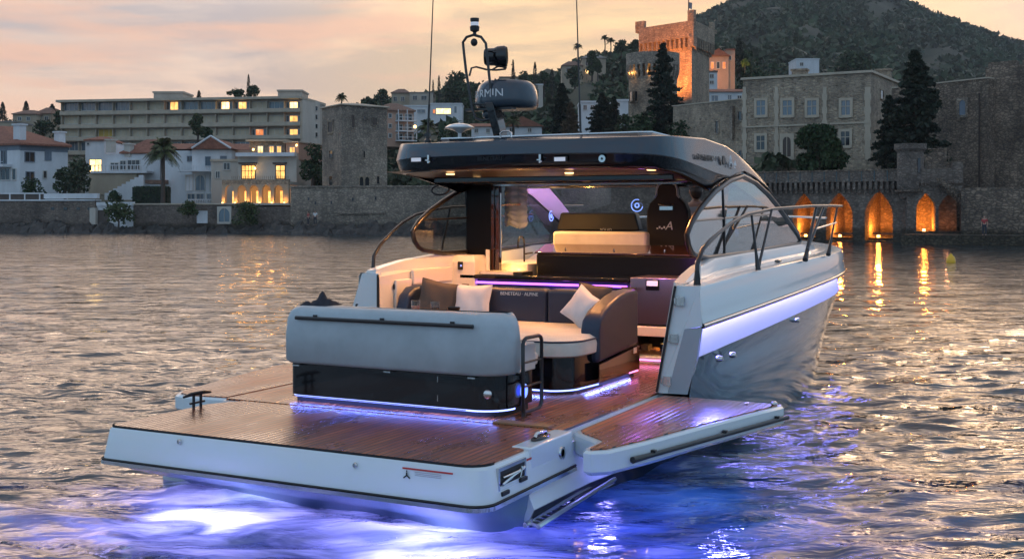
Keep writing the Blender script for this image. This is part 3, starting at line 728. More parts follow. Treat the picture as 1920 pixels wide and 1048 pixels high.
# ---------------------------------------------------------------- lit villa with glowing arcade
def lit_villa():
    D=143; A,B=G(446,D),G(556,D-1); t=rt('villa','stone and white villa with lit windows above a glowing arcade','house',A,Z(385,D))
    m=M(); pr(m,rect(A,B,9),Z(395,D),Z(287,D)); m.build('wall','render_cream',t)
    P,Q=G(468,D+.8),G(534,D+.5); m=M(); pr(m,rect(P,Q,7),Z(290,D),Z(265,D)); m.build('upper_storey','stone_chateau',t)
    R1,R2=G(536,D+.4),G(560,D-.2); m=M(); pr(m,rect(R1,R2,6),Z(300,D),Z(268,D)); m.build('side_storey','render_pink',t)
    m=M(); pr(m,grow(rect(P,Q,7),.7),Z(265,D),Z(262,D)); pr(m,grow(rect(R1,R2,6),.5),Z(268,D),Z(266,D)); m.build('roof','cornice',t)
    for (u0,u1,v0,v1) in ((484,493,275,290),(506,513,275,289),(520,527,275,291)): window(t,P,Q,u0,u1,v0,v1,pane='lit_warm',frame='window_frame')
    window(t,R1,R2,544,553,277,288,pane='lit_warm')
    m=M(); wallbox(m,A,B,447,557,287,294,0,1.0); m.build('balcony','render_white',t)
    for (u0,u1) in ((454,478),(518,534)):
        window(t,A,B,u0,u1,311,335,pane='lit_warm',frame='dark_wood',mull=3 if u1-u0>20 else 1,tr=.6)
        m=M(); wallbox(m,A,B,u0-4,u1+4,305,308,0,.6); m.build('awning_box','dark_wood',t)
    A3,B3=G(412,D-4),G(542,D-6)
    zc=Z(381,D-5); zt=Z(338,D-5); ops=[]
    for uc in (430,453.5,476,499,522): ops.append((uc,.57,Z(357,D-5),Z(347.5,D-5),zc+.02,False))
    m=M(); arch_wall(m,A3,B3,416,541,Z(346,D-5),zc,ops,.45); m.build('arcade','render_ochre',t)
    m=M(); wallbox(m,A3,B3,416,541,337,346,-.45,.02); m.build('parapet','stone_tower',t)
    m=M(); m.slab(A3,B3,-1,(B3-A3).length+.2,zc-.25,zc,-4.5,.4); m.slab(A3,B3,0,(B3-A3).length,Z(346,D-5)-.05,Z(346,D-5)+.3,-4.4,-.46); m.build('arcade_floor','render_cream',t)
    m=M(); n=0
    for uc in (430,453.5,476,499,522):
        p,_=onwall(A3,B3,uc); b=p+Vector((-SN,CS))*3.2; m.box(b.x-.5,b.x+.5,b.y-.05,b.y+.05,zc,zc+1.5)
    m.build('french_door','lit_warm',t)
    for uc in (418.5,442,465,487.5,510.5,534):
        p,_=onwall(A3,B3,uc); f=p-Vector((-SN,CS))*.35
        m=M(); m.lathe((f.x,f.y,zc),[(.10,0),(.10,.10),(.06,.12)],10); m.build('floor_lamp','lamp_warm',t)
        spot_pt('lamp_light',(f.x,f.y,zc+.3),20,(1,.42,.08),.1)
    for uc in (453,499): p,_=onwall(A3,B3,uc); b=p+Vector((-SN,CS))*1.8; spot_pt('arcade_light',(b.x,b.y,zc+1.9),42,(1,.40,.08),.2)
    for (u,v) in ((476,281),(557,273),(479,316)):
        p,d=onwall(A,B,u); f=p-Vector((-SN,CS))*.3; m=M(); m.ell((f.x,f.y,Z(v,d)),(.13,.13,.16),8); m.build('wall_lamp','lamp_warm',t); spot_pt('wall_light',(f.x,f.y-.25,Z(v,d)),25,(1,.6,.2),.15)
    m=M()
    for k in range(30): p,_=onwall(A,B,447+k*3.6); m.tube([(p.x,p.y-1.2,Z(337,D)),(p.x,p.y-1.2,Z(331,D))],.03,4)
    m.build('railing','dark_wood',t)
lit_villa()
t,A,B=small_house('cream house behind the arcade villa and right of the pink annexe',396,448,303,390,146,'render_cream','cornice',None,5,[(420,431,306,318),(405,412,322,334)],'flat')

# ---------------------------------------------------------------- square grey tower
def grey_tower():
    g=[G(604,139),G(640,134),G(726,138),G(690,146)]
    t=rt('stone_tower','square grey stone tower standing on the sea wall','tower',g[1],5)
    m=M(); pr(m,g,0,Z(199,136)); m.build('wall','stone_grey',t)
    m=M(); hip(m,g,Z(198,136),.5,.2,.35,.12); m.build('roof','cornice',t)
    A,B=g[0],g[1]; window(t,A,B,616,624,229,248,pane='dark_wood',frame='stone_tower',mull=0,fw=.2); window(t,A,B,618,624,283,296,mull=0,frame='stone_grey'); window(t,A,B,618,624,331,348,mull=0,frame='stone_grey')
    A,B=g[1],g[2]; window(t,A,B,659,664,217,240,pane='dark_wood',frame='stone_grey',mull=0); window(t,A,B,681,685,218,224,mull=0,frame='stone_grey'); window(t,A,B,681,684,284,295,mull=0,frame='stone_grey'); window(t,A,B,699,706,221,235,pane='dark_wood',frame='stone_grey',mull=0)
    window(t,A,B,674,681,332,352,arch=True,mull=0,frame='stone_tower'); window(t,A,B,684,692,332,352,arch=True,mull=0,frame='stone_tower'); window(t,A,B,706,711,331,345,mull=0,frame='stone_grey')
grey_tower()

# ---------------------------------------------------------------- houses on the hillside
def balcony_flats():
    D=190; A,B=G(723,D),G(776,D+2); t=rt('apartment_building','cream three-storey flats with balconies right of the square tower','apartment building',A,Z(262,D))
    m=M(); pr(m,rect(A,B,9),Z(275,D),Z(207,D)); m.build('wall','render_pink',t); m=M(); hip(m,rect(A,B,9),Z(206,D),1.4,.3,.6); m.build('roof','roof_tile_old',t)
    for v in (215,234,252):
        window(t,A,B,729,734,v-1,v+6,mull=0); window(t,A,B,743,754,v,v+11,mull=1); window(t,A,B,760,772,v,v+11,mull=1)
        m=M(); wallbox(m,A,B,741,776,v+12,v+14,0,1.6); wallbox(m,A,B,741,776,v+6,v+7,1.5,1.6); m.build('balcony','render_white',t)
    m=M()
    for u in (741,757.5,775): wallbox(m,A,B,u,u+1.2,207,262,1.4,1.6)
    m.build('post','render_white',t)
balcony_flats()
small_house('grey gabled villa on the ridge left of the antenna',734,768,175,200,330,'render_ochre','roof_tile_old',166,10,[(738,744,182,190),(752,758,182,190)],'hip')
small_house('flat-roofed grey villa on the ridge beside the gabled one',768,812,175,200,328,'concrete','roof_concrete',None,10,[(774,782,180,188),(790,800,180,188,'glass_dark')],'flat')
small_house('bright white modern villa with a glowing lounge window',808,866,196,218,280,'render_white','render_white',None,9,[(818,845,204,214,'lit_bright'),(812,816,206,213,'lit_red'),(852,856,200,212,'glass_blue')],'flat')
small_house('long white modern house left of the glowing lounge',752,808,200,222,282,'render_white','render_white',None,8,[(760,775,206,212,'glass_blue'),(782,797,206,212,'glass_blue')],'flat')
small_house('salmon tiled white house behind the radar mast',884,942,238,252,175,'render_white','roof_tile',228,9,[(890,896,242,249),(912,918,242,249)],'gable')
small_house('pink roofed cottage low behind the radar dome',942,1016,238,252,172,'render_white','roof_tile',219,9,[(956,962,241,248),(990,996,241,248)],'gablef')
small_house('grey-brown villa on the ridge right of the horn',936,980,146,168,330,'render_ochre','roof_tile_old',137,10,[(944,950,150,157),(962,970,150,157)],'flat')
small_house('flat white house low between the mast and the big conifer',968,1018,160,176,300,'render_cream','render_white',None,8,[(978,986,164,170),(996,1006,164,170)],'flat')
small_house('pale villa with a shallow roof high on the ridge',1092,1136,110,145,335,'render_ochre','roof_concrete',100,10,[(1098,1104,116,124),(1116,1122,116,124),(1098,1103,130,138,'lit_bright')],'hip')
small_house('small ochre house on the ridge left of the pale villa',1054,1092,124,150,330,'render_ochre','roof_tile_old',114,9,[(1062,1068,128,135)],'hip')
small_house('white flat building behind the conifers left of the round tower',1088,1124,193,218,190,'render_white','render_white',None,7,[(1094,1100,198,206),(1108,1114,198,206)],'flat')
small_house('low white flat building just left of the round tower',1150,1178,190,205,192,'render_white','render_white',None,7,[(1156,1162,194,200)],'flat')
small_house('orange lit house with a gable right of the square tower',1327,1366,106,131,230,'render_pink','roof_tile',92,9,[(1333,1338,117,129,'lit_red'),(1344,1349,117,129,'glass_dark'),(1355,1360,117,129,'lit_red')],'gablef')
small_house('flat orange annexe beside the gabled lit house',1362,1378,95,131,231,'render_pink','roof_tile',None,8,[(1366,1371,106,113)],'flat')
small_house('narrow pale house between the orange house and the long white one',1327,1345,136,165,215,'render_white','roof_tile_old',None,7,[(1331,1338,140,147),(1331,1338,152,158)],'flat')
small_house('long white house with a tiled roof just above the castle wall',1326,1396,173,200,190,'render_white','roof_tile',163,8,[(1334,1346,180,190,'glass_blue'),(1365,1371,179,187,'glass_blue'),(1383,1390,180,187)],'gable')
small_house('small white flat-roofed house alone on the dark hill',1493,1536,112,133,330,'render_white','render_white',None,9,[(1500,1506,118,124)],'flat')
spot_pt('house_light',(G(1345,224).x,G(1345,224).y,Z(134,224)),900,(1,.42,.12),.4)
# ---------------------------------------------------------------- castle : round tower, keep, walls
def crenel(m,A,B,z,h,w,gap,th_,start=0):
    L=(B-A).length; s=start
    while s<L: m.slab(A,B,s,min(L,s+w),z,z+h,-th_,0); s+=w+gap
def keep():
    D=152; g=[G(1208,D+3),G(1297,D-3),G(1330,D+4),G(1245,D+10)]
    t=rt('castle_keep','tall square crenellated keep lit orange on its left face','tower',g[1],8)
    zb=Z(240,D); zc=Z(77,D); zt=Z(55,D)
    m=M(); pr(m,g,zb,zc+1); m.build('shaft','stone_tower',t)
    o=grow(g,.75); m=M(); pr(m,o,zc,zt); 
    m.build('battlement_wall','stone_tower',t)
    m=M()
    for i in (0,1):
        A,B=o[i],o[i+1]; L=(B-A).length; n=int(L/.72)
        for k in range(n+1):
            s=k*L/n-.14; m.slab(A,B,max(0,s),min(L,s+.3),zc-1.25,zc+.01,-.72,-.02); m.slab(A,B,max(0,s),min(L,s+.3),zc-1.6,zc-1.25,-.72,-.4)
    m.build('corbels','stone_tower',t)
    m=M(); zt2=Z(47,D); 
    for i in range(4):
        A,B=o[i],o[(i+1)%4]; L=(B-A).length; m.slab(A,B,.01,L-.01,zt,zt2,-.5,0)
        m.slab(A,B,-.02,.85,zt2,Z(34,D),-.52,.02) if i!=2 else None
        m.slab(A,B,L-.95,L+.02,zt2,Z(34 if i!=0 else 28,D),-.52,.02) if i!=2 else None
    m.build('parapet','stone_tower',t)
    m=M(); f=G(1291,D+1); m.tube([(f.x,f.y,zt),(f.x,f.y,Z(-12,D))],.07,6); pl=m.build('flag_pole','dark_wood',t)
    m=M(); z=Z(2,D); m.panel([(f.x,f.y,z),(f.x+.5,f.y,z-.15),(f.x+.45,f.y,z-1.0),(f.x,f.y,z-.8)],(0,.03,0)); m.build('flag','shutter_blue',pl)
    # floodlights at the foot of the left face
    n=Vector((SN,-CS))
    for k,(u,e) in enumerate(((1225,5200),(1262,5600),(1288,3200))):
        p=G(u,D-5.5); 
        l=bpy.data.lights.new('floodlight','SPOT'); l.energy=e*1.0; l.color=(1,.29,.06); l.spot_size=R(95); l.spot_blend=.8; l.shadow_soft_size=.3
        q=bpy.data.objects.new('floodlight',l); scene.collection.objects.link(q); q.location=(p.x-2.2,p.y-1,Z(205,D)); tgt=g[0].lerp(g[1],.25+.3*k); dv=Vector((tgt.x,tgt.y,Z(110,D)))-Vector(q.location); q.rotation_euler=dv.to_track_quat('-Z','Y').to_euler()
keep()
_p=G(1236,139.5); _l=bpy.data.lights.new('floodlight','SPOT'); _l.energy=1700; _l.color=(1,.29,.06); _l.spot_size=R(125); _l.spot_blend=.6; _l.shadow_soft_size=.3
_q=bpy.data.objects.new('floodlight',_l); scene.collection.objects.link(_q); _q.location=(_p.x,_p.y,Z(90,139)); _t=P3(1250,60,150); _q.rotation_euler=(_t-Vector(_q.location)).to_track_quat('-Z','Y').to_euler()
def round_tower():
    D=138; c=G(1224,D+3.2); k=D/F; R1,R2=51*k,46*k; zb=Z(240,D); z1=Z(141,D); z2=Z(96,D)
    t=rt('round_tower','round grey castle tower with glowing machicolation arches in front of the keep','tower',c,8)
    m=M(); m.lathe((c.x,c.y,0),[(R2,zb),(R2,z1)],40); m.build('shaft','stone_tower',t)
    m=M(); m.lathe((c.x,c.y,0),[(R2-.6,z1+1.15),(R1,z1+1.4),(R1,z2),(R1-.5,z2),(R1-.5,z2-1)],44); m.build('parapet','stone_grey',t)
    m=M()
    for i in range(30):
        a=2*math.pi*i/30; u=Vector((math.cos(a),math.sin(a))); w=Vector((-u.y,u.x))*.16
        P=[c+u*(R2-.05)-w,c+u*(R2-.05)+w,c+u*R1+w,c+u*R1-w]
        m.add([(P[0].x,P[0].y,z1-.5),(P[1].x,P[1].y,z1-.5),(P[2].x,P[2].y,z1+.6),(P[3].x,P[3].y,z1+.6),(P[0].x,P[0].y,z1+1.45),(P[1].x,P[1].y,z1+1.45),(P[2].x,P[2].y,z1+1.45),(P[3].x,P[3].y,z1+1.45)],[(0,1,2,3),(0,4,5,1),(1,5,6,2),(2,6,7,3),(3,7,4,0)])
    m.build('corbels','stone_grey',t)
    n=(-c).normalized(); tv=Vector((-n.y,n.x))
    A=c+n*R2*1.0-tv*3; B=c+n*R2*1.0+tv*3
    rt_=Vector((CS,SN))
    for (u,z0,z1_) in ((1183,172,190),(1193,172,190)):
        p=G(u,D); d=(p-c); 
        x=(p-c).dot(rt_); q=c+rt_*x+Vector((SN,-CS))*math.sqrt(max(.1,R2*R2-x*x)); e=Vector((-(q-c).y,(q-c).x)).normalized()
        window(t,q-e*3,q+e*3,u-2,u+2.5,z0,z1_,frame='stone_tower',mull=0,fw=.12,arch=False)
    for ang in (-62,-52,-42,-8):
        a=math.atan2(n.y,n.x)+R(ang); p=c+Vector((math.cos(a),math.sin(a)))*(R2+.28); spot_pt('niche_light',(p.x,p.y,z1+.45),28,(1,.5,.14),.08)
round_tower()
def chateau():
    D=108; g=[G(1393,D+3),G(1632,D-3),G(1683,D+6),G(1440,D+13)]
    t=rt('chateau','two-storey stone chateau with pale framed windows above the arcade','castle',g[0],6)
    zb=Z(330,D); A,B=g[0],g[1]; L=(B-A).length
    zl,zr=Z(155,D+3),Z(132,D-3); zt=(zl+zr)/2
    m=M(); pr(m,g,zb,zt); m.build('wall','stone_chateau',t)
    m=M(); pr(m,grow(g,.25),zt,zt+.22); m.build('roof','cornice',t)
    m=M(); m.slab(A,B,0,L,Z(236,D),Z(233,D),0,.12)
    for u0,u1 in ((1393,1399),(1453,1459),(1543,1550),(1622,1632)):
        z=Z(300,D); k=0
        while z<Z(168,D): wallbox2=None; wallbox(m,A,B,u0-(k%2)*1.5,u1+(k%2)*1.5,HY-(z+.62-CZ)*F/D,HY-(z-CZ)*F/D,0,.07+.001*k); z+=.62; k+=1
    m.build('quoin','cornice',t)
    for (u0,u1) in ((1419,1435),(1468,1485),(1514,1531),(1578,1594)):
        window(t,A,B,u0,u1,189,216,frame='cornice',pane='glass_blue',fw=.24,mull=1,tr=.6,out=.06)
    window(t,A,B,1419,1434,255,281,frame='cornice',fw=.24,mull=1,tr=.6); window(t,A,B,1577,1593,247,273,frame='cornice',fw=.24,mull=1,tr=.6)
    window(t,A,B,1468,1483,257,294,frame='cornice',pane='dark_wood',fw=.3,mull=1,arch=True)
    A,B=g[1],g[2]; window(t,A,B,1650,1656,170,186,frame='stone_chateau',mull=0)
    for u in (1500,1657):
        p=G(u,D+5); m=M(); m.box(p.x-.7,p.x+.7,p.y-.5,p.y+.5,zt,zt+1.1); m.box(p.x-.8,p.x+.8,p.y-.6,p.y+.6,zt+1.1,zt+1.3); m.build('chimney','stone_chateau',t)
chateau()
def castle_wing():
    D=119; A,B=G(1262,D+6),G(1396,D-2); t=rt('castle_wing','plain stone castle wing with few openings left of the chateau','castle',A,6)
    m=M(); pr(m,rect(A,B,6),3,Z(190,D)); m.build('wall','stone_chateau',t); m=M(); pr(m,grow(rect(A,B,6),.15),Z(190,D),Z(188,D)); m.build('coping','cornice',t)
    window(t,A,B,1342,1347,228,250,frame='stone_grey',mull=0,fw=.12); window(t,A,B,1385,1391,210,226,frame='stone_grey',mull=0,fw=.12); window(t,A,B,1386,1391,283,296,frame='stone_grey',mull=0,fw=.12)
    m=M(); wallbox(m,A,B,1373,1378,200,262,0,.4); m.build('buttress','stone_grey',t)
castle_wing()
def curtain():
    D=99; A,B=G(1672,D+5),G(1852,D-3); t=rt('curtain_wall','high dark castle wall between the big conifer and the right tower','wall',(A+B)/2,0)
    m=M(); m.slab(A,B,0,(B-A).length,-1,Z(155,D),-2,0); m.build('wall','stone_fort',t); m=M(); m.slab(A,B,0,(B-A).length,Z(155,D),Z(152.5,D),-2.1,.12); m.build('coping','cornice',t)
    window(t,A,B,1799,1811,188,216,frame='stone_grey',pane='shutter_blue',mull=0,arch=True,fw=.2)
    m=M(); wallbox(m,A,B,1836,1838,175,415,0,.12); m.build('drain_pipe','dark_wood',t)
    A,B=G(1848,D-2),G(2060,D-8); t=rt('bastion','massive dark stone bastion with crenellated top at the right edge','tower',(A+B)/2,0)
    m=M(); pr(m,rect(A,B,12),-1,Z(133,D)); m.build('wall','stone_fort',t)
    m=M(); crenel(m,A,B,Z(133,D),Z(124,D)-Z(133,D),2.3,.5,.8,.2); m.build('parapet','stone_fort',t)
curtain()
def arcade():
    D=90; A,B=G(1405,D+4),G(1703,D-3); t=rt('sea_arcade','stone sea terrace on pointed arches glowing orange inside','arcade',(A+B)/2,0)
    zt=Z(352,D-1); zb=-1.2; k=(D)/F
    ops=[]
    for uc,hw,va,vs in ((1507.5,22,363,395),(1573.5,25,361,395),(1647.5,26,357,395)):
        _,d=onwall(A,B,uc); ops.append((uc,hw*d/F,Z(vs+6,d),Z(va,d),.15,True))
    ops.append((1441,20*k,Z(400,92),Z(364,92),.15,True))
    m=M(); arch_wall(m,A,B,1406,1703,zt,zb,ops,1.1); m.build('arch_wall','stone_wall',t)
    # parapet and machicolation
    L=(B-A).length; m=M(); m.slab(A,B,0,L,zt+.45,Z(321,D-1),-.5,.35); m.build('parapet','stone_wall',t)
    m=M(); m.slab(A,B,0,L,Z(321,D-1),Z(318.5,D-1),-.55,.42); m.build('coping','stone_fort',t)
    m=M(); n=30
    for i in range(n): s=(i+.5)*L/n; m.slab(A,B,s-.1,s+.1,zt-.15,zt+.45,-.3,.34); m.slab(A,B,s-.1,s+.1,zt-.42,zt-.15,-.3,.17)
    m.slab(A,B,0,L,zt,zt+.45,-.5,-.02); m.build('corbels','stone_wall',t)
    
    for i in range(13): m=M(); s=(i+.5)*L/13; m.slab(A,B,s-.04,s+.04,Z(341,D),Z(321,D),.34,.365); m.build('drain_slot','glass_dark',t)
    m=M(); m.slab(A,B,-1,L,Z(335,D),Z(333,D),-26,-.5); m.build('terrace_floor','render_cream',t)
    # vaulted passage behind
    m=M(); m.slab(A,B,0,L,-1.2,.35,-5.2,-1.1); m.build('passage_floor','stone_wall',t)
    m=M(); m.slab(A,B,0,L,-1,zt,-5.6,-5.2); m.build('back_wall','stone_tower',t)
    m=M(); m.slab(A,B,0,L,zt-.15,zt-.02,-5.2,-1.1); m.build('vault','stone_tower',t)
    
    for uc in (1407,1474,1541,1611,1689): m=M(); _,d=onwall(A,B,uc); wallbox(m,A,B,uc-4,uc+4,360,450,-5.2,-1.1); m.build('pier','stone_tower',t)
    for k,uc in enumerate((1507.5,1573.5,1647.5)):
        p,d=onwall(A,B,uc); e0=(B-A).normalized(); m=M()
        for i in range(5): s0=(p-A).dot(e0)+.2+.16*i; m.slab(A,B,s0,s0+.9-.16*i,.35+i*.17,.52+i*.17,-4.9,-3.6+.1*i)
        m.build('inner_steps','stone_wall',t)
    m=M()
    for uc,hw in ((1507.5,22),(1573.5,25),(1647.5,26)): wallbox(m,A,B,uc-hw+8,uc+hw-4,437,440,-1.0,-.9)
    m.build('rail','dark_wood',t)
    e=(B-A).normalized(); n_=Vector((e.y,-e.x)); n_=n_ if n_.dot(-(A+B)/2)>0 else -n_
    for uc,en in ((1441,200),(1507.5,400),(1573.5,310),(1647.5,430)):
        p,d=onwall(A,B,uc); q=p-n_*2.4-e*.7
        m=M(); m.lathe((q.x,q.y,.35),[(.12,0),(.12,.15),(.08,.18)],10); m.build('floor_lamp','lamp_warm',t)
        spot_pt('vault_light',(q.x,q.y,.85),en,(1,.29,.04),.15)
arcade()
def right_gallery():
    D=87; A,B=G(1700,D-1),G(1806,D-2); t=rt('gate_gallery','stone gallery with one glowing and one dark arch beside the turret','arcade',(A+B)/2,0)
    zt=Z(345,D); ops=[]
    for uc,hw in ((1736,17),(1781,20)): _,d=onwall(A,B,uc); ops.append((uc,hw*d/F,Z(392,d),Z(362,d),Z(434,d),True))
    m=M(); arch_wall(m,A,B,1700,1806,Z(318,D),-1.2,ops,.9); m.build('arch_wall','stone_wall',t)
    L=(B-A).length
    m=M(); m.slab(A,B,0,L,-1.2,Z(434,D),-4,-.9); m.build('floor','stone_wall',t)
    m=M(); m.slab(A,B,0,L,-1,Z(350,D),-4.4,-4); m.build('back_wall','stone_tower',t)
    m=M(); wallbox(m,A,B,1755,1760,362,436,-4,-.9); m.slab(A,B,0,L,Z(358,D),Z(352,D),-4,-.9); m.build('pier','stone_tower',t)
    m=M(); crenel(m,A,B,Z(318,D),.5,.9,.35,.4,3.2); m.slab(A,B,3.2,L,Z(345,D),Z(342,D),0,.25)
    for k in range(9): m.slab(A,B,.2+k*.27,.3+k*.27,Z(349,D),Z(342,D),0,.22)
    m.build('parapet','stone_wall',t)
    e=(B-A).normalized(); n_=Vector((e.y,-e.x)); n_=n_ if n_.dot(-(A+B)/2)>0 else -n_
    p,_=onwall(A,B,1738); q=p-n_*2.4; zf=Z(434,D); m=M(); m.lathe((q.x,q.y,zf),[(.12,0),(.12,.15),(.08,.18)],10); m.build('floor_lamp','lamp_warm',t); spot_pt('vault_light',(q.x,q.y,zf+.4),300,(1,.29,.04),.15)
    p,_=onwall(A,B,1783); q=p-n_*2.9; spot_pt('gallery_light',(q.x,q.y,zf+.4),14,(1,.36,.15),.15)
    # turret
    c=G(1707,D-.4); t=rt('turret','small round corbelled turret between the arcade and the gallery','tower',c,0)
    m=M(); r=24*D/F; m.lathe((c.x,c.y,0),[(r*.72,Z(372,D)),(r*1.0,Z(352,D)),(r*1.0,Z(285,D)),(r*1.0,Z(284,D))],26); m.build('shaft','stone_wall',t)
    m=M(); r2=29*D/F; m.lathe((c.x,c.y,0),[(r,Z(286,D)),(r2,Z(281,D)),(r2,Z(271,D)),(r2-.25,Z(271,D)),(r2-.25,Z(276,D))],26); m.build('parapet','stone_wall',t)
    m=M(); m.lathe((c.x,c.y,0),[(r*1.15,Z(360,D)),(r*1.15,Z(356.5,D))],26); m.build('string_course','stone_fort',t)
    P=c+Vector((SN,-CS))*r*1.01; e=Vector((CS,SN)); m=M(); q=P+e*.3; m.slab(q-e*.1,q+e*.1,0,.2,Z(325,D),Z(298,D),-.2,.03); m.build('arrow_slit','glass_dark',t)
    # buttress wall with stairs
    A,B=G(1796,D-3.5),G(1835,D-6); t=rt('stair_wall','stone stair flank descending from the turret terrace','wall',A,0); m=M()
    for i in range(14):
        u0=1762+i*5.4; P,Q=G(u0,D-2.2-i*.12),G(u0+5.6,D-2.2-i*.12); pr(m,rect(P,Q,1.2),Z(345+i*4.2,D-3),Z(333+i*4.2,D-3))
    m.build('stair_flank','stone_fort',t)
    A,B=G(1802,D-4),G(2060,D-8); t=rt('sea_wall','dark lower castle wall meeting the sea at the right edge','wall',(A+B)/2,0)
    m=M(); m.slab(A,B,0,(B-A).length,-1,Z(352,D-4),-14,0); m.build('wall','stone_fort',t)
    A,B=G(1440,D-.5),G(1700,D-5.5)
    A,B=G(1690,D-5),G(2080,D-11); t=rt('quay','low dark stone quay along the foot of the castle','quay',(A+B)/2,0)
    m=M(); m.slab(A,B,0,(B-A).length,-1,Z(440,D-5),-8,0); m.build('wall','stone_fort',t)
    return A,B
right_gallery()
def corner_house():
    D=93; P,Q=G(1738,D-1),G(1775,D-1); t=rt('guard_house','low stone guard house behind the turret','house',P,4); m=M(); pr(m,rect(P,Q,6),2,Z(282,D)); m.build('wall','stone_fort',t)
    m=M(); wallbox(m,P,Q,1728,1738,284,300,0,.02); pr(m,grow(rect(P,Q,6),.1),Z(282,D),Z(280,D)); m.build('roof','stone_fort',t)
corner_house()

# ---------------------------------------------------------------- trees one can tell apart
broad_tree('dark bush in front of the big white villa, left one',62,372,335,40,141,group=None,trunk=.05,name='bush',cat='bush')
broad_tree('tall grey-green shrub at the right corner of the big white villa',146,372,296,52,143,'leaf_olive',trunk=.1)
broad_tree('dark tree filling the gap between the two white houses',122,372,312,46,145,trunk=.1)
broad_tree('round clipped bush on the white garden wall',216,380,356,25,137,trunk=.05,name='bush',cat='bush')
broad_tree('bright green bush spilling over the wall below the palm',222,424,377,62,131.5,'leaf_mid',trunk=.02,name='bush',cat='bush')
broad_tree('ivy bush hanging on the quay wall right of the palm',352,402,378,38,129.5,'leaf_mid',trunk=.02,name='bush',cat='bush')
broad_tree('dark bush under the lit arcade',462,418,376,50,127,'leaf_mid',trunk=.02,name='bush',cat='bush')
m=M(); A,B=G(248,140),G(313,140); pr(m,rect(A,B,1.6),Z(385,140),Z(351,140)); 
P=[]; 
for i in range(2600): s=RS.rand(); p=A.lerp(B,s)+Vector((SN,-CS))*RS.uniform(-1.8,.15); P.append((p.x,p.y,Z(385,140)+RS.rand()**.6*(Z(350,140)-Z(385,140))))
t=rt('hedge','dark clipped hedge behind the palm trunk','hedge',A.lerp(B,.5),Z(385,140)); m.build('hedge_core','leaf_conifer',t); V,f=leaves(np.array(P),RS.uniform(.15,.4,len(P))); mesh_np('foliage',V,f,'leaf_dark',t)
palm('big date palm in front of the white houses',305,382,283,40,139,nf=60)
broad_tree('rounded green tree standing before the apartment block',371,268,212,30,205,'leaf_mid',trunk=.2)
broad_tree('smaller tree right of the rounded one before the apartment block',389,268,238,22,203,'leaf_dark',trunk=.1)
broad_tree('dark wide tree between the lit villa and the square tower',586,352,266,52,141,'leaf_dark',trunk=.1)
cypress('thin cypress at the far left edge',5,245,192,16,262); cypress('short cypress behind the brown-roofed house',49,214,190,12,268)
cypress('broad cypress left of the apartment block',98,250,196,22,262); broad_tree('dark bushy tree right of the ochre skyline house',112,256,205,26,258,trunk=.05)
broad_tree('dark tree mass behind the red roof',82,262,226,52,240,trunk=.02); broad_tree('dark tree left of the brown-roofed house',18,256,225,50,250,trunk=.02)
cypress('small cypress behind the apartment roof, left one',373,190,170,9,262); cypress('tall thin cypress above the apartment roof',466,190,140,9,262)
broad_tree('umbrella-like tree behind the apartment roof',446,190,168,34,262,trunk=.3); broad_tree('bushy tree right of the tall thin cypress',476,190,164,26,262,trunk=.3)
palm('low palm on the skyline behind the square tower',640,196,184,16,250,nf=30,skirt=False)
broad_tree('round tree on the ridge right of the square tower',716,200,168,26,320,trunk=.1); broad_tree('wide dark tree on the ridge behind the flats',690,200,182,46,310,trunk=.05)
cypress('slim cypress left of the antenna foot, first of a pair',812,200,150,7,330); cypress('slim cypress right beside its twin on the ridge',823,200,142,9,330)
broad_tree('large rounded tree on the ridge behind the antenna',862,200,135,52,335,trunk=.1); broad_tree('tree on the slope right of the white modern villa',884,215,160,42,300,trunk=.05)
conifer('small pine rising behind the radar horn',962,172,111,14,325,n=1200)
cypress('tall cypress on the ridge between horn and antenna',1003,192,117,13,300); cypress('shorter cypress right of the tall ridge cypress',1035,182,130,13,300)
broad_tree('round tree between the two ridge cypresses',1020,180,134,30,305,trunk=.1); broad_tree('low tree left of the tall ridge cypress',985,165,136,26,318,trunk=.1)
palm('palm on the skyline beside the right antenna',1083,140,88,12,330,nf=22,skirt=False); palm('left palm of the pair on the ridge',1134,100,74,12,335,nf=22,skirt=False); palm('right palm of the pair on the ridge',1145,100,78,12,337,nf=22,skirt=False)
broad_tree('round tree on the ridge right of the palms',1165,104,74,24,335,trunk=.1); broad_tree('tree on the ridge just left of the keep',1192,104,76,24,330,trunk=.1); broad_tree('dark tree by the pale ridge villa',1110,150,96,30,320,trunk=.1)
broad_tree('tree right of the ochre ridge house',1078,170,122,30,318,trunk=.1); broad_tree('small tree in front of the pale ridge villa',1121,150,113,14,300,trunk=.3)
palm('green palm behind the radar mast',962,262,230,22,165,nf=34,skirt=False); palm('palm beside the balconied flats',800,262,238,26,160,nf=34,skirt=False)
conifer('wide dark conifer behind the right antenna',1054,262,154,76,150,n=9000); conifer('brownish conifer at the right foot of the wide one',1070,262,190,46,147,'leaf_dry' and None,n=3000,leaf='leaf_dry')
conifer('dark pointed conifer left of the round tower',1128,262,172,74,150,n=7000); conifer('second peak of the conifer group left of the round tower',1151,262,180,50,152,n=4000)
conifer('tall open cedar in front of the round tower',1243,262,76,98,128,n=8500); broad_tree('dark tree mass at the foot of the cedar',1205,285,212,90,126,trunk=.05); broad_tree('dark tree right of the cedar before the castle wing',1280,290,222,60,124,trunk=.05)
broad_tree('olive tree below the second conifer peak',1172,275,215,44,127,'leaf_olive',trunk=.1)
conifer('huge black conifer in front of the castle wall',1716,322,88,150,95,n=15000); conifer('lower left bough mass of the huge conifer',1668,322,176,84,96,n=7000)
broad_tree('round clipped tree in front of the chateau',1536,315,240,78,99,'leaf_dark',n=9000,trunk=.03,size=.40)
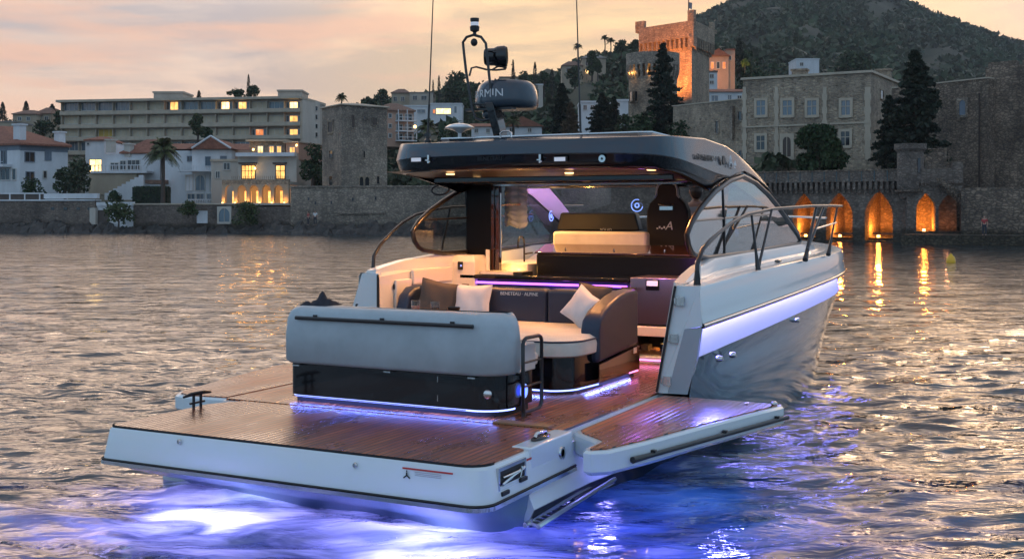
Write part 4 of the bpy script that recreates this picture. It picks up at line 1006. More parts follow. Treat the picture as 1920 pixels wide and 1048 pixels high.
cypress('dark cypress right of the orange house',1386,140,72,22,240); broad_tree('dark tree behind the orange house',1400,160,92,42,245,trunk=.05)
broad_tree('lit yellow-green tree on the hill right of the orange house',1397,132,112,13,226,'leaf_bright',trunk=.3)
broad_tree('green bush on the quay at the right edge',1874,424,395,44,83,'leaf_bright' and 'leaf_mid',trunk=.02,name='bush',cat='bush')
broad_tree('big tree right behind the long white house',1420,165,128,60,210,trunk=.05); broad_tree('dark tree on the hill above the chateau roof',1600,140,100,90,330,trunk=.05)
spot_pt('garden_light',(G(1397,223).x,G(1397,223).y,Z(132,223)),220,(1,.7,.2),.3)
for (u,v,D,c) in ((1421,134,224,'lamp_white'),(1100,135,333,'lamp_warm'),(778,238,189,'lamp_warm'),(801,262,158,'lamp_warm')):
    g=G(u,D); t=rt('garden_lamp','tiny glowing garden lamp '+{1421:'on the hill right of the orange house',1100:'in front of the pale ridge villa',778:'by the balconied flats',801:'under the palm beside the flats'}[u],'lamp',g,Z(v,D)-1.2)
    m=M(); m.ell((g.x,g.y,Z(v,D)),(.28,.28,.28),8); m.build('lamp_head',c,t); m=M(); m.tube([(g.x,g.y,Z(v,D)-2.5),(g.x,g.y,Z(v,D)-.2)],.05,5); m.build('post','dark_wood',t)
# buoy, little figures on the quay, dinghy
def buoy():
    D=2157*2.25/(493-400); g=G(1783,D); t=rt('buoy','yellow mooring buoy floating off the castle','buoy',g,0)
    mat('buoy_yellow',(.75,.42,.02),.4); m=M(); m.lathe((g.x,g.y,0),[(.08,-.25),(.19,-.1),(.21,.08),(.17,.26),(.07,.36),(.05,.42)],18); m.build('float','buoy_yellow',t,smooth=40); m=M(); m.tube([(g.x+.06*math.cos(a),g.y,.46+.06*math.sin(a)) for a in np.linspace(0,6.28,12)],.014,6); m.build('ring','bark',t)
buoy()
mat('skin',(.42,.24,.17),.5); mat('hair',(.03,.02,.015),.6)
def figure(label,base,h,face,shirt,pants,pose='stand',facex=None,armL=None,armR=None):
    """continuous skinned body; base = feet point, face = heading (radians, 0 = +Y)"""
    bx,by,bz=base; k=h/1.75
    t=thing('person',label,'person',base)
    J={'pel':(0,0,.95),'sp':(0,.01,1.15),'ch':(0,0,1.36),'nk':(0,.01,1.50),'hd':(0,.03,1.56),
       'lh':(-.10,0,.90),'lk':(-.12,.03,.50),'la':(-.12,0,.09),'lt':(-.13,.15,.04),'rh':(.10,0,.90),'rk':(.12,.02,.50),'ra':(.13,-.02,.09),'rt':(.14,.13,.04),
       'ls':(-.19,0,1.41),'le':(-.26,-.02,1.13),'lw':(-.25,.10,.90),'rs':(.19,0,1.41),'re':(.26,-.02,1.13),'rw':(.25,.10,.90)}
    if armL: J['le'],J['lw']=armL
    if armR: J['re'],J['rw']=armR
    Rd={'pel':.15,'sp':.135,'ch':.155,'nk':.062,'hd':.06,'lh':.095,'lk':.062,'la':.042,'lt':.035,'ls':.07,'le':.046,'lw':.030}
    for a in 'hkats e w'.replace(' ',''): 
        if 'l'+a in Rd: Rd['r'+a]=Rd['l'+a]
    E=[('pel','sp'),('sp','ch'),('ch','nk'),('nk','hd'),('pel','lh'),('lh','lk'),('lk','la'),('la','lt'),('pel','rh'),('rh','rk'),('rk','ra'),('ra','rt'),('ch','ls'),('ls','le'),('le','lw'),('ch','rs'),('rs','re'),('re','rw')]
    rot=Matrix.Rotation(face,3,'Z')
    names=list(J); W3=lambda p:rot@Vector(p)*k
    def skin(name,nm,ed,rad,mt):
        me=bpy.data.meshes.new(name); me.from_pydata([tuple(W3(J[n])) for n in nm],[(nm.index(a),nm.index(b)) for a,b in ed],[])
        o=bpy.data.objects.new(name,me); scene.collection.objects.link(o); o.parent=t
        s=o.modifiers.new('Skin','SKIN'); o.modifiers.new('Sub','SUBSURF').render_levels=1; o.modifiers['Sub'].levels=1
        for i,n in enumerate(nm):
            r=rad(n)*k; o.data.skin_vertices[0].data[i].radius=(r,r*(.8 if n in('ch','sp','pel') else 1)); o.data.skin_vertices[0].data[i].use_root=(i==0)
        me.materials.append(MAT[mt]); return o
    skin('body',names,E,lambda n:Rd[n],'skin')
    up=['pel','sp','ch','ls','rs','lm','rm']; J['lm']=tuple(Vector(J['ls']).lerp(Vector(J['le']),.75)); J['rm']=tuple(Vector(J['rs']).lerp(Vector(J['re']),.75)); Rd['lm']=Rd['rm']=.05
    skin('shirt',up,[('pel','sp'),('sp','ch'),('ch','ls'),('ch','rs'),('ls','lm'),('rs','rm')],lambda n:Rd[n]+.016,shirt)
    lo=['pel','lh','lk','la','rh','rk','ra']; skin('trousers',lo,[('pel','lh'),('lh','lk'),('lk','la'),('pel','rh'),('rh','rk'),('rk','ra')],lambda n:Rd[n]+.012,pants)
    def put(m,name,mt,par=t,sm=60): 
        m.v=[tuple(W3(p)+Vector(base)) for p in m.v]; return m.build(name,mt,par,smooth=sm)
    m=M(); m.ell((0,.035,1.645),(.078,.098,.115),16); m.ell((0,.135,1.635),(.014,.018,.024),8); m.ell((-.08,.03,1.64),(.012,.022,.03),8); m.ell((.08,.03,1.64),(.012,.022,.03),8); m.ell((0,.10,1.56),(.04,.035,.03),8); m.ell((0,.122,1.595),(.024,.012,.008),8)
    hd=put(m,'head','skin'); m=M(); m.ell((0,.012,1.682),(.086,.103,.098),14); m.ell((0,-.03,1.63),(.08,.07,.09),12); put(m,'hair','hair',hd)
    m=M(); m.ell((-.03,.122,1.655),(.010,.006,.006),6); m.ell((.03,.122,1.655),(.010,.006,.006),6); put(m,'eyes','hair',hd)
    for sd,w,e in ((-1,'lw','le'),(1,'rw','re')):
        a=Vector(J[w]); d=(a-Vector(J[e])).normalized(); x=d.cross(Vector((0,0,1))); x=x.normalized() if x.length>.1 else Vector((1,0,0)); n=x.cross(d)
        m=M(); m.tube([a-d*.01,a+d*.04,a+d*.085],[.026,.036,.032],8)
        for q,(o_,L) in enumerate(((-.027,.062),(-.009,.072),(.009,.068),(.026,.054))):
            s=a+d*.08+x*o_; m.tube([s,s+d*L*.5-n*.008,s+d*L*.85-n*.03],[.0095,.0085,.006],6)
        s=a+d*.02-x*.03*sd; m.tube([s,s+d*.035-x*.022*sd-n*.01,s+d*.06-x*.02*sd-n*.025],[.012,.010,.007],6)
        put(m,'hand','skin')
    return t
mat('shirt_grey',(.35,.35,.37),.8); mat('trousers_dark',(.03,.035,.05),.8); mat('shirt_red',(.35,.05,.05),.8); mat('shirt_white',(.6,.6,.6),.8)
g=G(578,124.4); figure('person in a red shirt standing on the rocks below the sea wall',(g.x,g.y,.95),1.5,R(150),'shirt_red','trousers_dark')
g=G(591,124.4); figure('person in dark clothes and white shirt beside the red shirted one',(g.x,g.y,.95),1.6,R(200),'shirt_white','trousers_dark')
g=G(1846,78.6); figure('person in a red top on the castle quay at the right',(g.x,g.y,Z(440,82)),1.35,R(170),'shirt_red','trousers_dark')
# ================================================================ THE YACHT (bow towards +Y, centreline x=CX, water z=0)
CX=-5.4; DK=.55
def ip(x,t): return float(np.interp(x,[a for a,b in t],[b for a,b in t]))
mat('gelcoat',(.66,.73,.76),.22,coat=.5); mat('wedge_shade_grey',(.34,.39,.44),.35,coat=.2); mat('base_blue',(.13,.22,.33),.3,coat=.3); mat('black_satin',(.0035,.003,.003),.3,spec=.22); mat('ceiling_brown',(.05,.022,.012),.30,spec=.6); mat('gelcoat_warm',(.74,.72,.68),.3,coat=.3); mat('panel_white',(.80,.80,.84),.5)
def hullpaint():
    m=mat('hull_silver',(.2,.25,.3),.11,metal=.6,coat=.5); n=nz(m,.9,4,.5,stretch=(1,.5,2)); setc(m,mulc(m,(.145,.195,.25),cr(m,n.outputs[0],[(.3,(.85,.86,.9)),(.7,(1.05,1.05,1.05))])))
hullpaint()
mat('hardtop_paint',(.026,.042,.060),.26,coat=.35); mat('black_gloss',(.005,.005,.007),.09,spec=.5,coat=.25); mat('brown_gloss',(.045,.018,.012),.10,coat=1)
mat('roof_silver',(.20,.21,.20),.22,metal=.6,coat=.8)
mat('black_metal',(.02,.02,.022),.28,metal=.3,spec=.7); mat('chrome',(.62,.62,.62),.12,metal=1); mat('rubber',(.015,.015,.016),.6)
mat('steel_brushed',(.36,.30,.37),.33,metal=1); mat('black_plastic',(.012,.013,.016),.5)
mat('led_blue',(.3,.4,1),.5,em=2.6,emc=(.30,.38,1.0)); mat('led_violet',(.5,.3,1),.5,em=26,emc=(.26,.24,1.0)); mat('led_purple',(.6,.2,1),.5,em=2.6,emc=(.46,.12,1.0)); mat('led_pink',(1,.3,.8),.5,em=2.5,emc=(1,.25,.75))
mat('led_ring',(.2,.3,1),.5,em=1.1,emc=(.25,.4,1)); mat('warm_lens',(1,.7,.4),.5,em=3,emc=(1,.58,.24)); mat('white_lens',(.6,.62,.65),.3,em=.25,emc=(.8,.85,1)); mat('ink_white',(.7,.7,.7),.5); mat('ink_black',(.01,.01,.01),.4); mat('sticker_red',(.5,.04,.03),.5)
mat('led_underwater',(.5,.6,1),.5,em=30,emc=(.55,.62,1))
def teak():
    m=mat('teak',(.23,.105,.045),.32,spec=.5,coat=.9); t=m.node_tree; L=t.links.new; tc=t.nodes.new('ShaderNodeTexCoord'); sx=t.nodes.new('ShaderNodeSeparateXYZ'); L(tc.outputs['Object'],sx.inputs[0])
    a=t.nodes.new('ShaderNodeMath'); a.operation='MULTIPLY'; a.inputs[1].default_value=1/.058; L(sx.outputs[0],a.inputs[0]); f=t.nodes.new('ShaderNodeMath'); f.operation='FRACT'; L(a.outputs[0],f.inputs[0])
    g=cr(m,f.outputs[0],[(.0,(0,0,0)),(.10,(0,0,0)),(.15,(1,1,1)),(.85,(1,1,1)),(.90,(0,0,0))])
    fl=t.nodes.new('ShaderNodeMath'); fl.operation='FLOOR'; L(a.outputs[0],fl.inputs[0]); wn_=t.nodes.new('ShaderNodeTexWhiteNoise'); wn_.noise_dimensions='1D'; L(fl.outputs[0],wn_.inputs['W'])
    n=nz(m,5,6,.65,stretch=(8,.5,1)); n2=nz(m,1.1,5,.6,stretch=(1.6,.7,1)); n3=nz(m,30,3,.6,stretch=(3,.5,1))
    base=cr(m,n.outputs[0],[(.3,(.20,.042,.012)),(.5,(.40,.11,.028)),(.72,(.58,.21,.060))])
    v=cr(m,wn_.outputs['Value'],[(0,(.72,.72,.72)),(1,(1.15,1.12,1.1))])
    w=cr(m,n2.outputs[0],[(.32,(.6,.46,.42)),(.68,(1.1,1.1,1.1))])
    c=mulc(m,mulc(m,base,v),w); x=t.nodes.new('ShaderNodeMixRGB'); L(g,x.inputs[0]); x.inputs[1].default_value=(.012,.010,.009,1); L(c,x.inputs[2]); setc(m,x.outputs[0])
    r=cr(m,n2.outputs[0],[(.3,(.16,.16,.16)),(.7,(.38,.38,.38))]); setc(m,r,'Roughness'); h=mulc(m,g,cr(m,n.outputs[0],[(.3,(.7,.7,.7)),(.7,(1,1,1))])); bump(m,h,.8,.004)
    P=t.nodes['Principled BSDF']; P.inputs['Coat Roughness'].default_value=.13; t.links.new([q for q in t.nodes if q.type=='BUMP'][0].outputs[0],P.inputs['Coat Normal'])
    wetn=cr(m,mulc(m,n2.outputs[0],n.outputs[0],.35,'OVERLAY'),[(.36,(1,1,1)),(.62,(.35,.35,.35))]); t.links.new(mulc(m,wetn,g),P.inputs['Coat Weight'])
teak()
mat('teak_edge',(.30,.15,.07),.4)
def fabric(name,c,r=.85,sc=160,b=.25):
    m=mat(name,c,r); n=nz(m,sc,2,.5); n2=nz(m,4,4,.6); setc(m,mulc(m,c,cr(m,n2.outputs[0],[(.3,(.86,.86,.86)),(.7,(1.07,1.07,1.07))]))); bump(m,n.outputs[0],b,.002); return m
fabric('vinyl_grey',(.38,.45,.49),.45,220,.1); fabric('vinyl_navy',(.014,.026,.060),.42,220,.1); fabric('vinyl_cream',(.66,.62,.56),.5,200,.1); fabric('pillow_cream',(.74,.68,.66),.9); fabric('pillow_brown',(.10,.075,.06),.9); fabric('cloth_dark',(.02,.022,.032),.9); fabric('seat_brown',(.006,.005,.005),.7)
def glassmat(name,tint,refl=1.0,rough=.0,extra=.0):
    m=bpy.data.materials.new(name); m.use_nodes=True; t=m.node_tree; MAT[name]=m
    for n in list(t.nodes): t.nodes.remove(n)
    o=t.nodes.new('ShaderNodeOutputMaterial'); lw=t.nodes.new('ShaderNodeLayerWeight'); lw.inputs[0].default_value=.5; f=t.nodes.new('ShaderNodeMath'); f.operation='POWER'; f.inputs[1].default_value=4; t.links.new(lw.outputs['Facing'],f.inputs[0])
    a=t.nodes.new('ShaderNodeMath'); a.operation='MULTIPLY_ADD'; a.inputs[1].default_value=refl; a.inputs[2].default_value=extra+.04; t.links.new(f.outputs[0],a.inputs[0])
    tr=t.nodes.new('ShaderNodeBsdfTransparent'); tr.inputs[0].default_value=(*tint,1); g=t.nodes.new('ShaderNodeBsdfGlossy'); g.inputs['Roughness'].default_value=rough
    x=t.nodes.new('ShaderNodeMixShader'); t.links.new(a.outputs[0],x.inputs[0]); t.links.new(tr.outputs[0],x.inputs[1]); t.links.new(g.outputs[0],x.inputs[2]); t.links.new(x.outputs[0],o.inputs[0])
glassmat('glass_side',(.45,.48,.5),.6,0,.38); glassmat('glass_panel',(.3,.35,.4),.8,.02,.5); glassmat('glass_clear',(.94,.95,.95),.6); glassmat('glass_smoke',(.35,.33,.36),1.0,0,.06); glassmat('glass_port',(.7,.72,.72),.5,0,.04); glassmat('tumbler',(.92,.90,.88),1.6,0,.06)
YR=thing('motor_yacht','white and silver motor yacht with black hardtop, fold-down wings and blue LED strips','motor yacht',(CX,9,0))
def text(name,s,size,loc,rot,mt,par,ext=.002,align='CENTER',shear=0,sx=1):
    c=bpy.data.curves.new(name,'FONT'); c.body=s; c.size=size; c.extrude=ext; c.align_x=align; c.align_y='CENTER'; c.shear=shear
    o=bpy.data.objects.new(name,c); scene.collection.objects.link(o); bpy.context.view_layer.update()
    me=bpy.data.meshes.new_from_object(o); bpy.data.objects.remove(o); bpy.data.curves.remove(c)
    off=Vector((0,0,0)); q=par
    while q is not None: off+=q.location; q=q.parent
    Mx=Matrix.Translation(Vector(loc)-off)@rot.to_4x4()@Matrix.Diagonal((sx,1,1,1)); me.transform(Mx); me.materials.clear(); me.materials.append(MAT[mt])
    o=bpy.data.objects.new(name,me); scene.collection.objects.link(o); o.parent=par; return o
from mathutils import Euler
AFT=Euler((R(90),0,0)).to_matrix()           # faces -Y (aft)
STB=Euler((R(90),0,R(90))).to_matrix()       # faces +X (starboard)
# ---- hull
ZG=[(10.3,1.57),(12,1.64),(14,1.68),(16.5,1.71),(21,1.80)]; ZR=[(10.3,1.20),(16.5,1.39),(21,1.52)]; ZB=[(10.3,.885),(16.5,1.10),(21,1.30)]
HB=[(10.3,2.12),(12,2.17),(14,2.21),(16,2.21),(17,2.15),(18,1.93),(19,1.52),(20,.92),(20.8,.25),(21,.03)]
HW=[(7.3,1.76),(8.4,1.79),(9.9,1.97),(11.4,2.18),(14,2.2),(15.5,2.08),(16.5,1.85),(17.5,1.5),(18.5,1.0),(19.4,.45),(20.2,.03)]
ys=[10.32,10.6,11,11.5,12,12.75,13.5,14.25,15,15.75,16.25,16.75,17.25,17.75,18.25,18.75,19.25,19.75,20.2,20.6,20.95]
for sd,nm in ((1,''),(-1,'')):
    y0=10.32 if sd>0 else 10.72
    Y=[y for y in ys if y>y0+.05]; Y=[y0]+Y
    up=[];bd=[];lo=[];rub=[];led=[]
    for y in Y:
        sh=0 if sd>0 else .17*max(0,min(1,(17.5-y)/4)); X=lambda o:CX+sd*(o-sh)
        b=ip(y,HB); g,r,zb=ip(y,ZG),ip(y,ZR),ip(y,ZB); w=ip(y,HW)
        b2=b if b>.3 else b
        up.append([(X(max(b-.25,0.01)),y,g-.012),(X(b-.05),y,g),(X(b-.015),y,g-.012),(X(b),y,g-.045),(X(b+.012),y,r+.12),(X(b+.03),y,r+.015)])
        bd.append([(X(b+.02),y,r+.0),(X(b-.10),y,r-.012),(X(b-.08),y,(r+zb)/2),(X(b-.05),y,zb+.01)])
        q=[(X(b-.05),y,zb+.012),(X(b-.055),y,zb-.01)]
        for k in range(1,9):
            t=k/8; zz=zb*(1-t)-.5*t; oo=(b-.055)*(1-t)+(w*.93)*t; oo+=(w-((b-.055)*(1-zb/(zb+.5))+(w*.93)*(zb/(zb+.5))))*math.sin(math.pi*min(1,t))**1.0*.9
            if y<10.5: oo-=.06*max(0,min(1,(zb-zz)/.4))
            q.append((X(max(oo,.01)),y,zz))
        lo.append(q); rub.append((X(b+.035),y,r+.005)); led.append((X(b-.01),y,r-.022))
    m=M(); m.loft(up); m.build('topsides','gelcoat',YR,smooth=30)
    m=M(); m.loft(bd); m.build('light_panel','panel_white',YR,smooth=30)
    m=M(); m.loft(lo); hull=m.build('hull','hull_silver',YR,smooth=30)
    m=M(); m.tube(rub,.017,8); rr=m.build('rub_rail','chrome',YR,smooth=60)
    m=M(); m.tube([(p[0]-sd*.012,p[1],p[2]-.004) for p in rub],.026,6); m.build('rub_strip','rubber',rr,smooth=60)
    m=M(); n=len(led); 
    m.loft([[(p[0]+sd*.004,p[1],p[2]),(p[0]-sd*.03,p[1],p[2])] for p in led if p[1]<20.3]); m.build('led_strip','led_violet',YR,fix=False)
    # side light fittings
    if sd>0:
        for (u,v) in ((1344,672),(1369,665),(1490,600)):
            xx=-3.25; a=(u-960)/F; dx,dy=a*CS-SN,a*SN+CS; yy=dy*xx/dx; zz=CZ+(HY-v)/F*(xx/dx)
            m=M(); m.lathe((xx+.03,yy,zz),[(.0,.03),(.022,.03),(.030,.015),(.032,-.03)],14,'x'); m.build('vent_fitting','chrome',hull,smooth=40)
# bow/cabin deck forward (mostly hidden)
secs=[]
for y in [12.0,13,14,15,16,16.5,17,17.5,18,18.5,19,19.5,20,20.6]:
    b=ip(y,HB)-.2; z=ip(y,ZG)-.02; secs.append([(CX-b,y,z),(CX-b*.5,y,z+.12 if y>16.4 else z),(CX,y,z+.15 if y>16.4 else z),(CX+b*.5,y,z+.12 if y>16.4 else z),(CX+b,y,z)])
m=M(); m.loft([s for s in secs if s[0][1]>=16]); m.build('foredeck','gelcoat',YR,smooth=40)
# starboard aft end face with hinges
m=M(); y=10.315; m.panel([(-3.50,y,1.57),(-3.285,y,1.57),(-3.255,y,1.20),(-3.42,y-.02,1.17),(-3.585,y-.02,.56),(-3.675,y-.02,.56)],(0,.05,0)); m.build('end_post','gelcoat',YR)
m=M(); m.panel([(-3.42,y-.018,1.168),(-3.262,y,1.195),(-3.31,y,.88),(-3.40,y,.56),(-3.583,y-.018,.56)],(0,.05,0)); m.build('end_wedge','wedge_shade_grey',YR)  # shading of the white end face, put in as a grey material
m=M(); m.panel([(-3.50,10.30,1.58),(-3.50,12.3,1.62),(-3.68,12.3,.56),(-3.68,10.30,.56)],(-.03,0,0)); m.build('inner_liner','gelcoat_warm',YR)
m=M(); m.tube([(-3.508,10.29,1.57),(-3.685,10.27,.57)],.012,6); m.build('seal','rubber',YR)
for z in (1.43,1.08,.68):
    x=-3.50-(1.57-z)*.17+.06; m=M(); m.box(x-.03,x+.045,10.27,10.30,z-.045,z+.045); m.box(x-.05,x-.03,10.262,10.292,z-.03,z+.03); m.box(x+.01,x+.02,10.262,10.272,z-.02,z+.02); m.build('hinge','chrome',YR,bevel=.004)
# side deck and coaming beside the wheelhouse (both sides)
for sd in (1,-1):
    X=lambda o:CX+sd*o
    y0=10.6 if sd>0 else 10.75
    m=M(); secs=[]
    for y in [y0,10.9,11.3,12,13,14,15,16,16.9,17.1]:
        g=ip(y,ZG); ct=ip(y,[(10.6,g+.0),(11.2,1.70),(12.04,1.765),(16,1.82),(16.9,1.79),(17.1,1.70)]); bi=ip(y,[(10.6,1.90),(12,1.78),(16,1.78),(17.1,1.75)])
        ct=max(ct,g-.01); ob=ip(y,HB)
        secs.append([(X(ob-.24),y,g-.016),(X(bi+.05),y,g-.02),(X(bi+.02),y,g+.0),(X(bi),y,ct-.03),(X(bi-.02),y,ct),(X(bi-.13),y,ct),(X(bi-.14),y,DK)])
    m.loft(secs,caps=True); m.build('side_coaming','gelcoat',YR,smooth=35)
m=M(); m.ell((-3.36,13.6,ip(13.6,ZG)+.012),(.035,.12,.018),14); m.build('side_cleat','black_gloss',YR,smooth=60)
# ---- port bulwark seen from inside
m=M(); m.panel([(-7.32,10.72,1.58),(-7.10,10.72,1.58),(-7.10,10.72,.56),(-7.45,10.72,.56),(-7.50,10.72,1.05)],(0,.06,0)); m.build('end_post','gelcoat',YR)
m=M(); m.tube([(-7.095,10.70,1.57),(-7.095,10.70,.6)],.014,6); m.build('seal','rubber',YR)
m=M(); m.loft([[(-7.32,y,z+.005),(-7.12,y,z),(-7.09,y,z-.03),(-7.08,y,1.1),(-7.08,y,.56)] for y,z in ((10.72,1.575),(11.2,1.60),(11.9,1.635),(12.5,1.66),(13.2,1.68))]); m.build('bulwark_liner','gelcoat_warm',YR,smooth=35)
m=M(); m.box(-7.085,-7.03,11.35,12.25,1.42,1.60); m.box(-7.085,-7.045,11.0,11.34,.6,1.5); m.build('bulwark_moulding','gelcoat_warm',YR,bevel=.02)
m=M(); m.loft([[(-7.12,12.28,z),(-6.74+(1.72-z)*-.0,12.28,z),(-6.74,12.62,z),(-7.12,12.62,z)] if z<1.7 else [(-7.12,12.34,z),(-6.78,12.34,z),(-6.78,12.62,z),(-7.12,12.62,z)] for z in (.56,1.0,1.66,1.735)],closed=True,caps=True); cab=m.build('side_cabinet','gelcoat_warm',YR,bevel=.012)
m=M(); m.box(-6.97,-6.90,12.262,12.28,1.56,1.66); sw=m.build('switch_panel','black_gloss',cab,bevel=.005); m=M(); m.ell((-6.92,12.26,1.61),(.012,.006,.012),8); m.build('indicator','led_ring',sw)
m=M(); m.ell((-7.075,11.0,1.42),(.012,.025,.035),10); m.build('courtesy_light','black_plastic',YR)
m=M(); m.box(-7.08,-6.86,11.1,11.75,1.10,1.13); m.box(-7.08,-6.90,11.15,11.7,1.075,1.10); m.build('side_step','teak_edge',YR,bevel=.008)
# ---- lower aft body, waterline
m=M(); secs=[]
for y in (7.45,7.9,8.4,9.1,9.9,10.4):
    w=ip(y,HW); secs.append([(CX-w+.02,y,.47),(CX-w,y,.20),(CX-w+.02,y,0),(CX-w+.15,y,-.5),(CX+w-.15,y,-.5),(CX+w-.02,y,0),(CX+w+.035,y,.12),(CX+w,y,.20),(CX+w-.03,y,.33),(CX+w-.02,y,.47)])
m.loft(secs,closed=True,caps=True); low=m.build('lower_hull','gelcoat',YR,smooth=20)
m=M(); m.loft([[(CX+ip(y,HW)+.038,y,.115),(CX+ip(y,HW)+.0,y,.02),(CX+ip(y,HW)-.04,y,-.12)] for y in (7.45,7.9,8.4,9.1,9.9,10.4,11,11.4)]); m.build('boot_stripe','vinyl_navy',low,smooth=30)
# ---- swim platform
def arc(cx,cy,r,a0,a1,n=6): return [(cx+r*math.cos(R(a0+(a1-a0)*i/n)),cy+r*math.sin(R(a0+(a1-a0)*i/n))) for i in range(n+1)]
def plat(dx,dy=None):
    dy=dx if dy is None else dy
    return arc(-7.08+.08+dx*-1,6.75+.08-dy,.08,180,270,4)+arc(-3.64-.16+dx,6.75+.16-dy,.16,270,360,6)+[(-3.64+dx,8.20),(-7.08-dx,8.20)]
def ring(p,z): return [(x,y,z) for x,y in p]
m=M(); m.loft([ring(plat(-.04),DK-.008),ring(plat(-.012),DK-.012),ring(plat(0),DK-.03),ring(plat(.03,.035),.30)],closed=True,caps=True); pl=m.build('swim_platform','gelcoat',YR,smooth=30)
m=M(); m.loft([ring(plat(.028,.035),.296),ring(plat(.045,.05),.285),ring(plat(.045,.05),.255),ring(plat(.02,.02),.245)],closed=True); m.build('rub_strip','chrome',pl,smooth=50)
m=M(); m.loft([ring(plat(.036,.041),.302),ring(plat(.048,.053),.294),ring(plat(.030,.035),.288)],closed=True); m.build('rub_groove','rubber',pl,smooth=50)
lowp=lambda k:arc(-7.08+.1+k*1.0,6.75+.1+k*1.6,.1,180,270,4)+arc(-3.64-.2-k*.15,6.75+.2+k*1.2,.2,270,360,6)+[(-3.64-k*.05,8.20),(-7.08+k,8.20)]
m=M(); m.loft([ring(lowp(.0),.247),ring(lowp(.12),.16),ring(lowp(.30),.06),ring(lowp(.42),-.1)],closed=True,caps=True); m.build('platform_base','base_blue',pl,smooth=25)
def deck(name,poly,z,par,mt='teak',th=.012):
    m=M(); m.prism(poly,z-th,z+.004); return m.build(name,mt,par)
tp=arc(-7.08+.09,6.75+.09,.06,180,270,4)+arc(-3.64-.19,6.75+.19,.16,270,360,6)+[(-3.67,7.42),(-3.80,7.50),(-3.80,8.19),(-6.88,8.19),(-6.98,8.02),(-7.05,7.90)]
deck('platform_teak',tp,DK,pl)
m=M(); m.loft([ring([(a[0]*1,a[1]) for a in arc(-7.08+.09,6.75+.09,.075,180,270,4)+arc(-3.64-.19,6.75+.19,.175,270,360,6)],DK+k) for k in (-.012,.006)]); m.build('teak_border','rubber',pl)
# corner block right with cleat and hawse
m=M(); m.box(-3.79,-3.625,7.45,8.19,.30,DK+.012); blk=m.build('corner_block','gelcoat',pl,bevel=.015)
m=M(); m.ell((-3.715,7.80,DK+.02),(.045,.15,.02),16); cl=m.build('mooring_cleat','black_gloss',blk,smooth=60); 
m=M(); m.tube([(-3.715,7.70,DK+.035),(-3.715,7.72,DK+.06),(-3.715,7.88,DK+.06),(-3.715,7.90,DK+.035)],.014,8); m.build('cleat_bar','chrome',pl,smooth=60)
m=M(); m.lathe((-3.625,7.98,.43),[(.025,-.02),(.030,.012),(.048,.014),(.052,0)],18,'x'); m.build('hawse_ring','chrome',blk,smooth=40); m=M(); m.lathe((-3.622,7.98,.43),[(.0,.006),(.028,.006)],18,'x'); m.build('hawse_hole','ink_black',blk)
m=M(); m.box(-3.632,-3.612,7.44,8.20,.285,.30); m.build('side_trim','chrome',blk)
# shower / ladder locker on the side face
m=M()
for a in ((6.93,6.955,.335,.515),(7.33,7.355,.335,.515)): m.box(-3.645,-3.618,a[0],a[1],a[2],a[3])
m.box(-3.645,-3.618,6.955,7.33,.49,.515); m.box(-3.645,-3.618,6.955,7.33,.335,.36); lk=m.build('locker_frame','chrome',pl)
m=M(); m.box(-3.63,-3.622,6.955,7.33,.36,.49); m.build('locker_recess','ink_black',lk)
m=M(); m.tube([(-3.61,6.97,.40),(-3.605,7.12,.43),(-3.61,7.31,.455)],.012,6); m.tube([(-3.61,6.98,.445),(-3.60,7.2,.45)],.008,6); m.tube([(-3.60,7.22,.40),(-3.60,7.26,.47)],.01,6); m.build('ladder_tube','chrome',lk,smooth=60)
for y,z in ((6.96,.335),(7.24,.372)): m=M(); m.box(-3.622,-3.60,y,y+.11,z-.015,z+.015); m.build('latch','black_plastic',lk,bevel=.006)
for u,v in ((335,828),(665,872)):
    a=(u-960)/F; dx,dy=a*CS-SN,a*SN+CS; yy=6.728; xx=dx*yy/dy; zz=CZ+(HY-v)/F*(yy/dy)
    m=M(); m.lathe((xx,yy,zz),[(0,-.008),(.014,-.008),(.02,0),(.02,.01)],12,'y'); m.build('bolt','chrome',pl,smooth=40)
# warning label
zz=.492; m=M(); m.box(-4.26,-3.86,6.7275,6.729,zz,zz+.012); st=m.build('warning_label','sticker_red',pl)
m=M()
for i in range(3): m.box(-4.16,-3.95,6.7270,6.7285,zz-.014-i*.011,zz-.011-i*.011)
m.build('small_print','shirt_grey',st)
m=M(); m.ell((-4.225,6.727,zz-.012),(.006,.002,.006),8); m.tube([(-4.225,6.727,zz-.02),(-4.225,6.727,zz-.045)],.006,5); m.tube([(-4.225,6.727,zz-.04),(-4.25,6.727,zz-.06)],.005,5); m.tube([(-4.225,6.727,zz-.04),(-4.20,6.727,zz-.06)],.005,5); m.build('pictogram','ink_black',st)
m=M(); m.box(-3.618,-3.616,7.36,7.44,.485,.50); m.build('small_label','sticker_red',pl)
# port pop-up cleat
m=M(); x,y=-7.0,7.72
for dy in (-.045,.045): m.tube([(x,y+dy,DK),(x,y+dy,DK+.12)],.013,10)
m.tube([(x,y-.17,DK+.118),(x,y-.08,DK+.13),(x,y+.08,DK+.13),(x,y+.17,DK+.118)],[.010,.018,.018,.010],10); m.tube([(x,y-.09,DK+.05),(x,y+.09,DK+.05)],.010,8); m.build('pop_up_cleat','black_metal',pl,smooth=60)
# aft waterline step / trim tab rack
m=M(); 
for o in (0,.17): m.tube([(-3.60+o*.6,7.30,.045),(-3.60+o*.6,8.75,.085)],.02,6)
for k in range(8): m.box(-3.60,-3.50,7.33+k*.09,7.38+k*.09,.04,.06)
m.box(-3.60,-3.50,8.05,8.75,.05,.07); m.build('trim_tab','chrome',YR)
